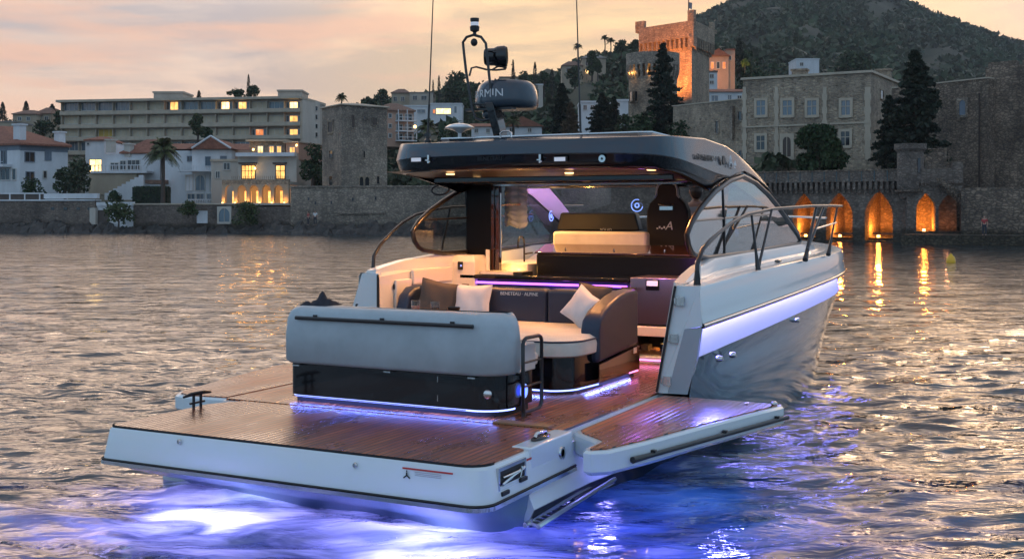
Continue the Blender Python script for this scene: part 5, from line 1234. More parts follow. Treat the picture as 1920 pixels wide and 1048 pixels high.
# ---- cockpit floor and wings
deck('cockpit_teak',[(-7.12,8.235),(-3.72,8.235),(-3.70,10.27),(-3.70,12.42),(-7.08,12.42),(-7.12,10.7)],DK,YR)
m=M(); m.box(-7.14,-3.69,8.20,12.5,.40,DK-.013); m.build('cockpit_floor','gelcoat',YR)
m=M(); m.box(-4.35,-3.85,8.22,8.34,DK+.004,DK+.02); m.build('gap_plate','teak_edge',YR,bevel=.004)
def wing(pts,tk,side):
    m=M(); m.loft([ring(inset2(pts,.02),DK-.012),ring(pts,DK-.03),ring(pts,tk+.03),ring(inset2(pts,.03),tk)],closed=True,caps=True); w=m.build('folding_wing','gelcoat',YR,smooth=25)
    deck('wing_teak',inset2(pts,.05),DK-.006,w); return w
def inset2(pts,d):
    n=len(pts); out=[]; a=sum(pts[i][0]*pts[(i+1)%n][1]-pts[(i+1)%n][0]*pts[i][1] for i in range(n)); s=1 if a>0 else -1
    for i in range(n):
        p=Vector(pts[i]); e1=(p-Vector(pts[i-1])).normalized(); e2=(Vector(pts[(i+1)%n])-p).normalized()
        n1=Vector((-e1.y,e1.x))*s; n2=Vector((-e2.y,e2.x))*s; b=(n1+n2); b=b.normalized() if b.length>1e-6 else n1; c=max(.45,b.dot(n1)); q=p+b*d/c; out.append((q.x,q.y))
    return out
SW=[(-3.66,8.30),(-3.60,8.20),(-3.36,8.00),(-3.33,7.94),(-3.33,7.72),(-3.30,7.64),(-3.23,7.62),(-3.12,7.72),(-2.99,8.15),(-2.80,8.95),(-2.60,9.72),(-2.47,10.20),(-2.50,10.29),(-3.66,10.29)]
w=wing(SW,.36,1)
m=M(); pts=[(-3.05,7.93,.44),(-2.98,8.2,.44),(-2.79,8.95,.44),(-2.59,9.72,.44),(-2.46,10.22,.44)]; m.tube([(p[0]+.02,p[1],p[2]) for p in pts],[.026,.02,.02,.02,.02],8); gr=m.build('grab_rail','black_metal',w,smooth=60)
for y,x in ((8.2,-2.975),(9.2,-2.72),(10.05,-2.50)): m=M(); m.box(x-.01,x+.03,y-.02,y+.02,.455,.475); m.build('rail_bracket','black_metal',gr,bevel=.004)
m=M(); m.ell((-2.55,10.18,DK+.012),(.03,.05,.02),10); m.build('latch','chrome',w,smooth=60); m=M(); m.ell((-2.78,10.12,DK+.008),(.02,.05,.006),10); m.build('latch_plate','chrome',w,smooth=60)
m=M(); m.box(-3.62,-3.56,8.5,10.2,.345,.355); m.build('under_wing_led','led_violet',w)
PW=[(-7.14,8.28),(-7.62,8.22),(-7.78,8.28),(-7.87,8.42),(-8.02,9.1),(-8.22,10.2),(-8.22,10.72),(-7.14,10.72)]
w=wing(PW,.38,-1)
# ---- aft bench (back towards the camera)
def rbox(m,x0,x1,y0,y1,z0,z1): return m.box(x0,x1,y0,y1,z0,z1)
bench=thing('aft_bench',None,None); bench.parent=YR; bench.location=(0,0,0)
def fp(x0,x1,y0,y1,rl,rr): # footprint, rounded aft corners
    return arc(x0+rl,y0+rl,rl,180,270,5)+arc(x1-rr,y0+rr,rr,270,360,8)+[(x1,y1),(x0,y1)]
m=M(); m.loft([ring(fp(-6.53,-4.37,8.41,9.0,.06,.28),.615),ring(fp(-6.53,-4.37,8.41,9.0,.06,.28),.90)],closed=True,caps=True); bb=m.build('base','black_gloss',bench,smooth=30)
m=M(); m.loft([ring(fp(-6.50,-4.40,8.44,8.98,.06,.26),DK+.004),ring(fp(-6.50,-4.40,8.44,8.98,.06,.26),.615)],closed=True,caps=True); m.build('plinth','black_plastic',bench,smooth=30)
q=fp(-6.52,-4.38,8.425,9.0,.06,.27)[:-2]; m=M(); m.loft([[(x,y,.594),(x,y,.608)] for x,y in q]); m.build('led_strip','led_blue',bench,fix=False)
out=[];
for z,k in ((.895,.02),(.90,-.005),(.93,-.03),(1.15,-.032),(1.30,-.02),(1.365,0),(1.395,.03),(1.41,.075)):
    out.append(ring(fp(-6.55+k,-4.35-k,8.39+k,8.66-k*.5,.09,.26),z))
m=M(); m.loft(out,closed=True,caps=True); shell=m.build('backrest','vinyl_grey',bench,smooth=50)
m=M(); m.loft([ring([(-4.62,8.6),(-4.36,8.6),(-4.34,8.66),(-4.34,9.0),(-4.38,9.06),(-4.62,9.06)],z) for z in (.90,.91,1.10,1.13)],closed=True,caps=True); m.build('side_cushion','vinyl_grey',bench,bevel=.03,seg=3)
m=M(); m.box(-6.5,-4.36,8.62,9.12,.92,1.04); m.build('seat_cushion','vinyl_cream',bench,bevel=.035,seg=3)
m=M(); m.tube([(-6.42,8.352,1.312),(-4.60,8.352,1.312)],.017,10); h=m.build('handrail','black_metal',bench,smooth=60)
for x in (-6.21,-5.50,-4.80): m=M(); m.tube([(x,8.352,1.315),(x,8.40,1.33)],.012,8); m.box(x-.02,x+.02,8.352,8.362,1.325,1.345); m.build('bracket','black_metal',h)
for x in (-6.42,-5.45,-4.62): m=M(); m.box(x-.035,x+.035,8.355,8.372,.878,.889); m.build('strap_clip','chrome',bench)
for z in (.66,.82): m=M(); m.box(-4.973,-4.967,8.403,8.41,z,z+.05); m.build('hinge_line','chrome',bb)
m=M(); m.ell((-4.52,8.455,.745),(.045,.03,.045),14); m.build('shower_knob','chrome',bb,smooth=60)
m=M()
for z in (.60,.88): m.box(-6.5,-4.7,8.405,8.412,z,z+.006)
m.build('base_trim','black_plastic',bb)
m=M(); x=-4.26; Yc=[(8.60,.60),(8.60,1.16),(8.62,1.19),(8.66,1.205),(8.90,1.205),(8.94,1.19),(8.96,1.16),(8.96,.64),(8.94,.60),(8.90,.585),(8.63,.585)]
m.tube([(x,a,b) for a,b in Yc],.017,8,closed=True); 
for z in (.80,1.0): m.tube([(x,8.60,z),(x,8.96,z)],.010,6)
m.tube([(x,8.61,.9),(-4.38,8.66,.9)],.012,6); m.tube([(x,8.61,.62),(x,8.61,DK)],.018,8); m.build('side_rail','black_metal',YR,smooth=60)
m=M(); m.lathe((-4.345,8.78,.74),[(.062,0),(.062,.012),(.045,.012),(.045,0)],20,'x'); m.build('ring_and_reflection','led_ring',bench)
# ---- forward U dinette
din=thing('u_dinette',None,None); din.parent=YR
seatp=[(-6.95,9.75),(-4.75,9.72)]+arc(-4.62,10.02,.30,-70,0,6)+[(-4.31,10.4),(-4.31,11.2),(-6.95,11.2)]
basep=[(-6.9,9.80),(-4.80,9.78)]+arc(-4.66,10.06,.29,-70,0,6)+[(-4.33,10.4),(-4.285,11.35),(-6.9,11.35)]
m=M(); m.loft([ring(basep,.60),ring(basep,.905)],closed=True,caps=True); m.build('base','black_gloss',din,smooth=30)
m=M(); m.loft([ring(inset2(basep,.03),DK+.004),ring(inset2(basep,.03),.60)],closed=True,caps=True); m.build('plinth','black_plastic',din)
q=[p for p in inset2(basep,-.003)][1:-2]; m=M(); m.loft([[(x,y,.578),(x,y,.592)] for x,y in q]); m.build('led_strip','led_blue',din,fix=False)
m=M(); q=[(-4.283,11.1),(-4.283,11.36)]; m.loft([[(x+.003,y,.60),(x+.003,y,.63)] for x,y in q]); m.build('courtesy_led','led_pink',din,fix=False)
m=M(); m.loft([ring(inset2(seatp,.01),.90),ring(inset2(seatp,-.015),.915),ring(inset2(seatp,-.022),1.0),ring(inset2(seatp,-.01),1.055),ring(inset2(seatp,.05),1.085)],closed=True,caps=True); sc=m.build('seat_cushion','vinyl_cream',din,smooth=50)
m=M(); m.tube([(x,y,1.048) for x,y in inset2(seatp,-.016)[:-2]],.009,5); m.build('piping','vinyl_navy',sc)
for x0,x1 in ((-6.93,-6.2),(-6.19,-5.26),(-5.25,-4.46)):
    m=M(); m.box(x0,x1,11.17,11.36,1.06,1.435); m.build('backrest','vinyl_navy',din,bevel=.045,seg=4)
m=M(); pa=[(10.27,.80),(10.26,1.12),(10.30,1.22),(10.42,1.30),(10.62,1.36),(10.85,1.42),(11.05,1.45),(11.36,1.46),(11.36,.88)]
m.panel([(-4.47,a,b) for a,b in pa],(.20,0,0)); m.build('arm','vinyl_navy',din,bevel=.05,seg=4)
m=M(); m.panel([(-4.276,a,b) for a,b in [(10.27,.62),(10.27,.79),(11.36,.865),(11.36,.62)]],(.012,0,0)); m.build('side_panel','brown_gloss',din)
m=M(); m.box(-4.262,-4.26,11.18,11.27,.80,.86); m.build('label_plate','ink_white',din)
m=M(); m.panel([(-6.98,a,b) for a,b in [(10.86,.9),(10.86,1.2),(10.92,1.34),(11.05,1.42),(11.36,1.44),(11.36,.9)]],(.16,0,0)); m.build('port_arm','vinyl_navy',din,bevel=.05,seg=4)
text('lettering','BENETEAU · ALPINE',.052,(-5.58,11.166,1.375),AFT,'ink_white',din,.001,sx=1.0)
# table with drinks
m=M(); m.prism(arc(-6.5,9.75,.08,180,270,4)+arc(-5.35,9.75,.08,270,360,4)+arc(-5.35,10.3,.08,0,90,4)+arc(-6.5,10.3,.08,90,180,4),1.185,1.215); tb=m.build('cockpit_table','teak_edge',YR,bevel=.006)
m=M(); m.tube([(-5.95,10.0,DK),(-5.95,10.0,1.18)],.05,12); m.build('table_leg','chrome',tb,smooth=60)
# ---- galley bar, fridge, steps
m=M(); m.box(-6.95,-4.74,12.28,12.9,1.455,1.505); gal=m.build('galley_bar','black_gloss',YR,bevel=.008)
m=M(); m.box(-6.93,-4.75,12.35,12.9,DK+.005,1.455); m.build('bar_front','vinyl_navy',gal)
m=M(); m.tube([(-6.92,12.325,1.41),(-4.78,12.325,1.41)],.013,8); m.build('led_strip','led_purple',gal)
m=M(); m.tube([(-6.90,12.26,1.38),(-6.8,12.24,1.38)],.012,6); m.tube([(-4.8,12.22,1.40),(-4.62,12.2,1.40)],.016,6); m.build('rail_end','black_metal',gal)
m=M(); m.box(-4.735,-4.06,12.30,12.9,.98,1.52); fr=m.build('fridge','steel_brushed',YR,bevel=.01)
m=M(); m.box(-4.54,-4.38,12.288,12.299,1.38,1.50); dp=m.build('display_frame','black_gloss',fr,bevel=.004); m=M(); m.box(-4.525,-4.395,12.282,12.287,1.43,1.488); m.build('screen','white_lens',dp)
m=M(); m.box(-4.72,-4.08,12.285,12.298,.985,1.0); m.box(-4.10,-4.09,12.285,12.298,1.3,1.5); m.build('edge_trim','black_metal',fr)
m=M(); m.box(-4.735,-4.02,12.24,12.9,.865,.975); m.build('step_shelf','gelcoat_warm',YR,bevel=.01)
m=M(); m.box(-4.735,-4.70,12.3,12.9,.64,.865); m.box(-4.06,-4.02,12.3,12.9,.64,.865); m.box(-4.70,-4.06,12.85,12.9,.64,.865); m.build('locker_box','black_plastic',YR)
m=M(); m.box(-4.735,-4.02,12.27,12.9,DK+.004,.635); m.build('lower_step','gelcoat',YR,bevel=.01)
m=M(); m.box(-4.70,-4.08,12.262,12.268,.59,.60); m.build('step_led','led_pink',YR)
for i,(x,w_,h_,mt) in enumerate(((-4.66,.09,.10,'pillow_brown'),(-4.55,.08,.06,'teak_edge'),(-4.43,.10,.12,'cloth_dark'),(-4.30,.16,.15,'vinyl_cream'))):
    m=M(); m.box(x,x+w_,12.45,12.6,.645,.645+h_); m.build('stored_box',mt,YR,bevel=.01)
m=M(); m.lathe((-4.15,12.5,.645),[(.04,0),(.045,.1),(.02,.15),(.02,.18)],12); m.build('stored_bottle','teak_edge',YR,smooth=40)
# ---- helm unit behind, bench, seats
m=M(); m.box(-6.26,-4.13,13.0,13.32,.9,1.75); hu=m.build('helm_unit','black_satin',YR,bevel=.03,seg=3)
m=M(); m.panel([(-6.28,13.0,1.745),(-4.11,13.0,1.745),(-4.11,13.34,1.84),(-6.28,13.34,1.84)],(0,0,.02)); m.build('unit_lid','brown_gloss',hu,bevel=.006)
for x in (-5.9,-5.25,-4.6): m=M(); m.ell((x,13.1,1.80),(.012,.012,.02),8); m.build('lid_stud','chrome',hu)
m=M(); m.tube([(-6.0,12.985,1.47),(-5.3,12.985,1.475),(-5.0,12.985,1.44),(-4.2,12.985,1.44)],.010,6); m.build('led_strip','led_purple',hu)
m=M(); m.box(-6.20,-4.93,13.36,13.52,1.70,2.02); m.build('bench_back','vinyl_cream',YR,bevel=.04,seg=4)
m=M(); m.loft([[(-6.50+k,14.15,z),(-5.32-k,14.15,z),(-5.32-k,14.30,z),(-6.50+k,14.30,z)] for z,k in ((2.02,0),(2.05,0),(2.24,.05),(2.26,.07))],closed=True,caps=True); m.build('companion_headrest','black_plastic',YR,bevel=.02)
m=M(); m.box(-6.4,-5.4,14.1,14.6,1.0,2.02); m.build('companion_seat','seat_brown',YR,bevel=.03)
hs=thing('helm_seat',None,None); hs.parent=YR
cxs=-4.775; prof=[(.23,1.78),(.26,1.95),(.275,2.15),(.27,2.28),(.23,2.38),(.16,2.44),(.135,2.47),(.13,2.55),(.11,2.60),(.06,2.625),(0,2.63)]
pts=[(cxs-a,13.68,z) for a,z in prof]+[(cxs+a,13.68,z) for a,z in prof[::-1][1:]]
m=M(); m.panel(pts,(0,.16,0)); m.build('shell','seat_brown',hs,bevel=.035,seg=3)
m=M(); m.tube([(cxs-a*1.02,13.69,z+.005) for a,z in prof[5:]]+[(cxs+a*1.02,13.69,z+.005) for a,z in prof[5:][::-1][1:]],.014,6); m.build('headrest_trim','vinyl_grey',hs,smooth=60)
m=M(); m.box(cxs-.10,cxs+.10,13.665,13.69,2.28,2.36); m.build('recess','ink_black',hs,bevel=.02); m=M(); m.tube([(cxs-.10,13.66,2.365),(cxs-.05,13.655,2.35),(cxs+.05,13.655,2.35),(cxs+.10,13.66,2.365)],.010,6); m.box(cxs-.085,cxs+.085,13.655,13.664,2.29,2.335); m.build('handle','chrome',hs)
text('emblem','A',.15,(cxs+.03,13.672,2.09),AFT,'ink_white',hs,.002,shear=.25)
m=M(); 
for k in range(4): m.box(cxs-.13+k*.03,cxs-.11+k*.03,13.668,13.675,2.05+.012*(k%2),2.07+.018*(k%2))
m.build('emblem_marks','ink_white',hs)
m=M(); m.box(-4.98,-4.5,13.8,14.3,1.55,1.72); m.box(-4.85,-4.65,13.9,14.2,.7,1.55); m.build('seat_base','seat_brown',hs,bevel=.04)
# interior floor, port furniture, dash
m=M(); m.box(-7.05,-3.75,12.45,17,.62,.68); m.build('cabin_floor','teak_edge',YR)
m=M(); m.box(-7.02,-6.35,12.95,14.2,.7,1.62); m.panel([(-7.02,14.2,1.5),(-6.35,14.2,1.5),(-6.35,15.6,1.85),(-7.02,15.6,1.85)],(0,0,.1)); cabn=m.build('port_cabinet','gelcoat_warm',YR,bevel=.02)
m=M(); m.box(-6.349,-6.345,13.2,13.6,.9,1.45); m.build('cabinet_door','teak_edge',cabn)
m=M(); m.tube([(-6.62,13.4,1.62),(-6.62,13.4,1.86)]+[(-6.62+.0,13.4-.09+.09*math.cos(a),1.86+.09*math.sin(a)) for a in np.linspace(0,math.pi,8)]+[(-6.62,13.22,1.8)],.012,6); m.tube([(-6.62,13.4,1.72),(-6.5,13.4,1.74)],.012,6); m.build('tap','black_metal',cabn,smooth=60)
m=M(); m.box(-6.9,-3.95,15.5,16.6,1.3,1.88); m.build('dashboard','black_plastic',YR,bevel=.05,seg=3)
m=M(); m.box(-5.1,-4.5,15.42,15.5,1.85,2.05); ds=m.build('chart_display','black_gloss',YR,bevel=.01)
text('lit_lettering','VOLVO',.05,(-5.78,14.14,2.03),AFT,'ink_white',YR,.001)
# steering wheel
m=M(); m.tube([(-4.75+.19*math.cos(a),15.15+.05*math.sin(a),1.95+.18*math.sin(a)) for a in np.linspace(0,6.1,18)],.014,6,closed=True); m.tube([(-4.93,15.15,1.95),(-4.57,15.15,1.95)],.012,6); m.build('steering_wheel','black_plastic',YR,smooth=60)
# ---- door stack / pillar at the port side of the cabin entrance
m=M(); m.box(-7.06,-6.70,12.63,12.75,DK,2.66); m.build('door_pillar','black_satin',YR,bevel=.015)
m=M(); m.box(-6.695,-6.655,12.62,12.70,DK,2.66); m.box(-6.62,-6.575,12.60,12.68,DK,2.66); m.build('door_frame','brown_gloss',YR,bevel=.006)
m=M(); m.box(-6.655,-6.62,12.64,12.655,DK+.1,2.6); m.build('door_glass','glass_smoke',YR)
m=M(); m.box(-6.735,-6.685,12.55,12.58,1.50,1.80); m.build('door_jamb_cover','gelcoat_warm',YR,bevel=.006)
m=M(); m.tube([(-6.57,12.64,2.35),(-6.30,12.66,2.36)],.01,6); m.tube([(-6.57,12.64,1.70),(-6.57,12.64,2.5)],.012,6); m.build('curtain_rail','chrome',YR)
rows=[]
for i in range(26):
    z=2.08+i*.0215; rows.append([(-6.62+j*.024,12.85+.018*math.sin(i*1.7+j*.35)+.012*math.sin(j*1.1),z+.02*math.sin(j*.5+i*.2)) for j in range(14)])
m=M(); m.loft(rows); o=m.build('rolled_curtain','vinyl_grey',YR,smooth=80); s_=o.modifiers.new('Solid','SOLIDIFY'); s_.thickness=.01
# ---- rails
m=M(); m.tube([(-3.35,10.46,1.585),(-3.35,10.465,1.77),(-3.35,10.62,1.90),(-3.35,10.85,1.975),(-3.35,11.11,2.04),(-3.35,11.6,2.15),(-3.35,12.19,2.235),(-3.30,13.14,2.30),(-3.20,14.62,2.34),(-3.15,15.6,2.35),(-3.17,16.45,2.35)],[.022]*4+[.018]*7,10)
rl=m.build('side_rail','black_metal',YR,smooth=60)
def stan(a,b,r0=.03,r1=.013): m=M(); m.tube([a,tuple(a[i]+(b[i]-a[i])*.12 for i in range(3)),tuple(a[i]+(b[i]-a[i])*.3 for i in range(3)),b],[r0,r0*.8,r1*1.2,r1],10); m.build('stanchion','black_metal',rl,smooth=60)
stan((-3.22,12.17,1.64),(-3.30,12.20,2.23)); stan((-3.22,12.19,1.68),(-3.29,13.03,2.29),.02)
stan((-3.17,14.18,1.68),(-3.20,14.95,2.34),.035,.018); stan((-3.17,14.3,1.80),(-3.18,15.35,2.35),.02,.016); stan((-3.17,15.54,1.70),(-3.17,16.15,2.35),.032)
m=M(); m.tube([(-3.17,14.75,2.05),(-3.16,16.0,2.12)],.013,8); m.build('lower_rail','chrome',rl,smooth=60)
m=M(); m.lathe((-3.35,10.46,1.575),[(.035,0),(.032,.04),(.022,.14)],12); m.build('rail_foot','rubber',rl,smooth=40)
m=M(); m.tube([(-7.35,10.98,1.57),(-7.35,11.0,1.76),(-7.35,11.12,1.88),(-7.35,11.38,2.03),(-7.35,11.62,2.14),(-7.35,11.91,2.23),(-7.35,12.3,2.29),(-7.35,12.8,2.33),(-7.38,14,2.35),(-7.42,15.5,2.36),(-7.35,17,2.37)],[.022]*3+[.017]*8,10); pr_=m.build('side_rail','black_metal',YR,smooth=60)
for y in (12.6,14.2,15.8): m=M(); m.tube([(-7.42,y,1.66),(-7.38,y+.2,2.34)],.014,8); m.build('stanchion','black_metal',pr_,smooth=60)
m=M(); m.box(-3.44,-3.385,10.66,10.70,1.60,1.80); m.build('rail_light','warm_lens',YR,bevel=.015) if 0 else m.build('coaming_cap','gelcoat_warm',YR,bevel=.015)
# ---- hardtop
T_=[(10.5,3.0),(11,3.03),(12.1,3.065),(13,3.02),(13.64,2.90),(14.46,2.68),(14.95,2.46),(15.79,2.03),(16.3,1.84)]
M_=[(10.5,2.85),(11.07,2.80),(12.34,2.69),(12.85,2.66),(13.45,2.755),(14.0,2.69),(14.54,2.56),(15.51,2.20),(16.1,1.97)]
LT=[(11.35,2.03),(11.50,2.15),(11.76,2.28),(12.05,2.39),(12.34,2.49),(12.9,2.62),(13.45,2.69),(14,2.62),(14.54,2.49),(15.0,2.34),(15.51,2.14),(16.01,1.95),(16.15,1.87)]
LB=[(11.35,2.03),(11.40,1.93),(11.48,1.86),(11.58,1.82),(12.04,1.765),(13.46,1.775),(16.0,1.825),(16.15,1.87)]
L_=[(10.5,2.70),(11.3,2.66),(12.34,2.50),(12.9,2.62),(13.45,2.69),(14,2.62),(14.54,2.49),(15.51,2.14),(16.1,1.92)]
ph=[(0,10.50),(.3,10.505),(.6,10.52),(.95,10.56),(1.25,10.63),(1.42,10.72),(1.54,10.83),(1.61,10.97),(1.645,11.15),(1.66,11.4),(1.66,11.75),(1.66,12.1),(1.66,12.34),(1.66,12.6),(1.66,12.9),(1.66,13.2),(1.665,13.5),(1.67,13.9),(1.68,14.3),(1.69,14.54),(1.70,14.95),(1.71,15.4),(1.72,15.8),(1.73,16.1)]
path=[(-a,b) for a,b in ph[::-1][:-1]]+ph
ht=thing('hardtop',None,None); ht.parent=YR
band=[];fas=[];inn=[]
for i,(o,y) in enumerate(path):
    a=Vector(path[max(0,i-1)]); b=Vector(path[min(len(path)-1,i+1)]); e=(b-a).normalized(); n=Vector((-e.y,e.x)) # inward (left of travel)
    if n.dot(Vector((0,12.5))-Vector((o,y)))<0: n=-n
    T,Mz,L=ip(y,T_),ip(y,M_),ip(y,L_); 
    P=lambda d,z:(CX+o+n.x*d,y+n.y*d,z)
    dr=min(.05,(T-Mz)*.35); wi=.42 if y<13.6 else .26
    band.append([P(wi,T+.012),P(.2,T+.008),P(.075,T+.003),P(.055,T-.001),P(.045,T-dr*.28),P(.022,(T+Mz)/2),P(0,Mz+.008),P(.004,Mz)])
    if y<13.3: fas.append([P(.008,Mz-.001),P(.012,Mz-.012),P(.03,(Mz+L)/2),P(.05,L+.02),P(.065,L+.005),P(.10,L)])
    inn.append([P(.30,T-.05),P(.12,T-.06),P(.06,max(L,Mz-.08)),P(.03,L)])
m=M(); m.loft(band); hb=m.build('roof_shell','hardtop_paint',ht,smooth=22)
m=M(); m.loft(fas); m.build('fascia','black_gloss',ht,smooth=40)
n=len(path); 
for idx in (range(0,8),range(n-8,n)):
    m=M(); m.loft([inn[i] for i in idx]); m.build('arch_lining','panel_white',ht,smooth=50)
# roof top fill
secs=[]
hn=len(ph)
for i in range(hn):
    if ph[i][1]>13.95: break
    p=band[n-hn+i][0]; q=band[hn-1-i][0]
    secs.append([(q[0]+(p[0]-q[0])*k/8,p[1],p[2]+.03*math.sin(math.pi*k/8)) for k in range(9)])
m=M(); m.loft(secs); m.build('roof_top','hardtop_paint',ht,smooth=40)
m=M(); m.loft([[(CX-1.56,y,z),(CX-.8,y,z+.03),(CX,y,z+.04),(CX+.8,y,z+.03),(CX+1.56,y,z)] for y,z in ((10.64,2.702),(10.9,2.69),(11.3,2.665),(12.3,2.62),(13.0,2.60),(13.9,2.62))]); m.build('ceiling','ceiling_brown',ht,smooth=40)
for y in (11.5,12.35): m=M(); m.box(CX-1.45,CX+1.45,y,y+.05,2.60,2.66); m.build('ceiling_rib','black_gloss',ht,bevel=.01)
m=M(); m.box(CX-1.2,CX+1.2,12.5,12.62,2.585,2.62); m.tube([(CX-1.5,13.86,2.60),(CX+1.5,13.86,2.60)],.022,8); m.build('door_track','chrome',ht)
m=M(); m.box(CX-1.55,CX+1.55,13.8,13.95,2.60,2.80); m.build('windscreen_header','black_gloss',ht,bevel=.01)
# sunroof slab on top
q=[(CX-1.32,11.35),(CX-1.2,11.15),(CX+1.2,11.15),(CX+1.32,11.35),(CX+1.25,13.6),(CX+1.05,13.9),(CX-1.05,13.9),(CX-1.25,13.6)]
def zs(y): return ip(y,[(11.15,3.0),(12,3.045),(13,3.06),(13.9,2.94)])
m=M(); m.loft([[(x,y,zs(y)+k) for x,y in (q if k<.08 else inset2(q,.05))] for k in (.0,.05,.085)],closed=True,caps=True); sr=m.build('sunroof','black_gloss',ht,smooth=25)
m=M(); m.tube([(x,y,zs(y)+.085) for x,y in inset2(q,.05)],.012,6,closed=True); m.build('sunroof_trim','chrome',sr,smooth=60)
m=M(); m.tube([(-5.72,11.0,3.06),(-5.72,11.0,3.11),(-5.69,11.0,3.13),(-5.62,11.0,3.13),(-5.59,11.0,3.11),(-5.59,11.0,3.06)],.010,6); m.build('grab_handle','chrome',ht,smooth=60)
# silver side panels over the arch: lens frame + glazing
for sd in (1,-1):
    def XO(y): return CX+sd*(ip(y,[(11,1.655),(13.5,1.655),(16.15,1.72)]))
    out=[(XO(y),y,z) for y,z in LT]+[(XO(y),y,z) for y,z in LB[::-1][1:-1]]
    m=M(); m.tube(out,.030,8,closed=True); fr_=m.build('side_window_frame','black_metal',YR,smooth=60)
    # gap between fascia line and lens top, in front of 11.3
    m=M(); m.loft([[(XO(y)-sd*.02,y,ip(y,M_)-.004),(XO(y)-sd*.02,y,ip(y,LT)-.0)] for y in (12.9,13.2,13.45,14,14.54,15,15.51,16.0)]); m.build('arch_trim','black_gloss',fr_)
    k=12.62; 
    P1=[(XO(y),y,z) for y,z in LT if y<k]+[(XO(k),k,ip(k,LT)),(XO(k),k,ip(k,LB))]+[(XO(y),y,z) for y,z in LB[::-1] if y<k and y>11.36]
    P2=[(XO(k),k,ip(k,LT))]+[(XO(y),y,z) for y,z in LT if y>k]+[(XO(y),y,z) for y,z in LB[::-1] if y>k and y<16.1]+[(XO(k),k,ip(k,LB))]
    m=M(); m.panel(P1,(-.008*sd,0,0)); m.build('glass_pane','glass_panel' if sd>0 else 'glass_port',fr_)
    m=M(); m.panel(P2,(-.008*sd,0,0)); m.build('glass_pane','glass_side' if sd>0 else 'glass_port',fr_)
    m=M(); m.tube([(XO(k),k,ip(k,LT)),(XO(k)+.004*sd,k+.05,(ip(k,LT)+ip(k,LB))/2),(XO(k),k+.08,ip(k,LB))],.014,6); m.tube([(XO(11.55),11.55,2.17),(XO(13),13,2.20),(XO(14.6),14.6,2.235)],.014,6); m.build('window_divider','black_metal',fr_)
# windscreen
ws=[]
for y in (13.93,14.3,14.6,15.0,15.4,15.8,16.2): z=ip(y,T_)-.02; ws.append([(CX+o,y+.35*(1-(o/1.5)**2)*(y-13.9)/2.3,z+.02*(1-(o/1.5)**2)) for o in np.linspace(-1.47,1.47,13)])
m=M(); m.loft(ws); wsc=m.build('windscreen','glass_clear',ht,smooth=60)
m=M(); m.tube([(-4.9,16.3,1.95),(-5.25,15.5,2.30)],.014,6); m.tube([(-6.4,16.35,1.95),(-6.6,15.5,2.25)],.012,6); m.build('wiper','black_metal',wsc)
# foredeck handrail seen through the screen
m=M(); m.tube([(-7.1,17.5,2.18),(-6.4,18.5,2.2),(-5.4,19.2,2.2),(-4.4,18.5,2.2),(-3.6,17.5,2.18)],.016,8); m.build('bow_rail','chrome',YR,smooth=60)
# reflections of the speaker ring in the glass, built as glowing rings
for (x,y,z,r,rot) in ((-5.80,15.35,2.36,.085,0),(-6.93,14.9,2.21,.07,1),(-4.0,14.1,2.02,.06,1)):
    m=M(); a=np.linspace(0,4.9,16)+1.2
    m.tube([(x+(r*math.cos(t) if not rot else 0),y+(r*math.cos(t) if rot else 0),z+r*math.sin(t)) for t in a],.007,6); m.tube([(x+(r*.35*math.cos(t) if not rot else 0),y+(r*.35*math.cos(t) if rot else 0),z+r*.35*math.sin(t)) for t in np.linspace(0,5.9,12)],.009,6,closed=True)
    m.build('ring_and_reflection','led_ring',YR)
# fascia fittings (aft face)
def onfas(u,v,dy=.0):
    # find point on curved aft face by marching
    a=(u-960)/F; dx,dy_=a*CS-SN,a*SN+CS
    for t in np.linspace(10.5,14,700):
        x,y=dx*t,dy_*t; o=abs(x-CX)
        if o<1.6 and y>np.interp(o,[p[0] for p in ph[:9]],[p[1] for p in ph[:9]])+.012: return x,y-.03,CZ+(HY-v)/F*t
for (u,v) in ((783,300),(1052,299)):
    x,y,z=onfas(u,v); m=M(); m.box(x-.075,x+.075,y-.0,y+.03,z-.028,z+.028); f_=m.build('cockpit_lamp','black_plastic',ht,bevel=.006); m=M(); m.box(x-.06,x+.06,y-.004,y,z-.02,z+.02); m.build('lens','white_lens',f_)
for (u,v) in ((806,299),(1015,298)):
    x,y,z=onfas(u,v); m=M(); m.box(x-.012,x+.012,y-.01,y+.02,z-.045,z+.045); m.box(x-.03,x+.01,y-.02,y+.0,z-.02,z-.005); m.box(x+.0,x+.03,y-.02,y+.0,z-.035,z-.022); m.build('hook','chrome',ht,bevel=.003)
x,y,z=onfas(1131,298); m=M(); m.lathe((x,y,z),[(0,-.004),(.012,-.004),(.014,.004)],12,'y'); m.lathe((x,y,z),[(.028,-.004),(.037,-.004),(.037,.004),(.028,.004)],18,'y'); m.build('round_fitting','chrome',ht)
x,y,z=onfas(921,298); text('lettering','BENETEAU',.06,(x,y-.004,z),AFT,'black_plastic',ht,.001)
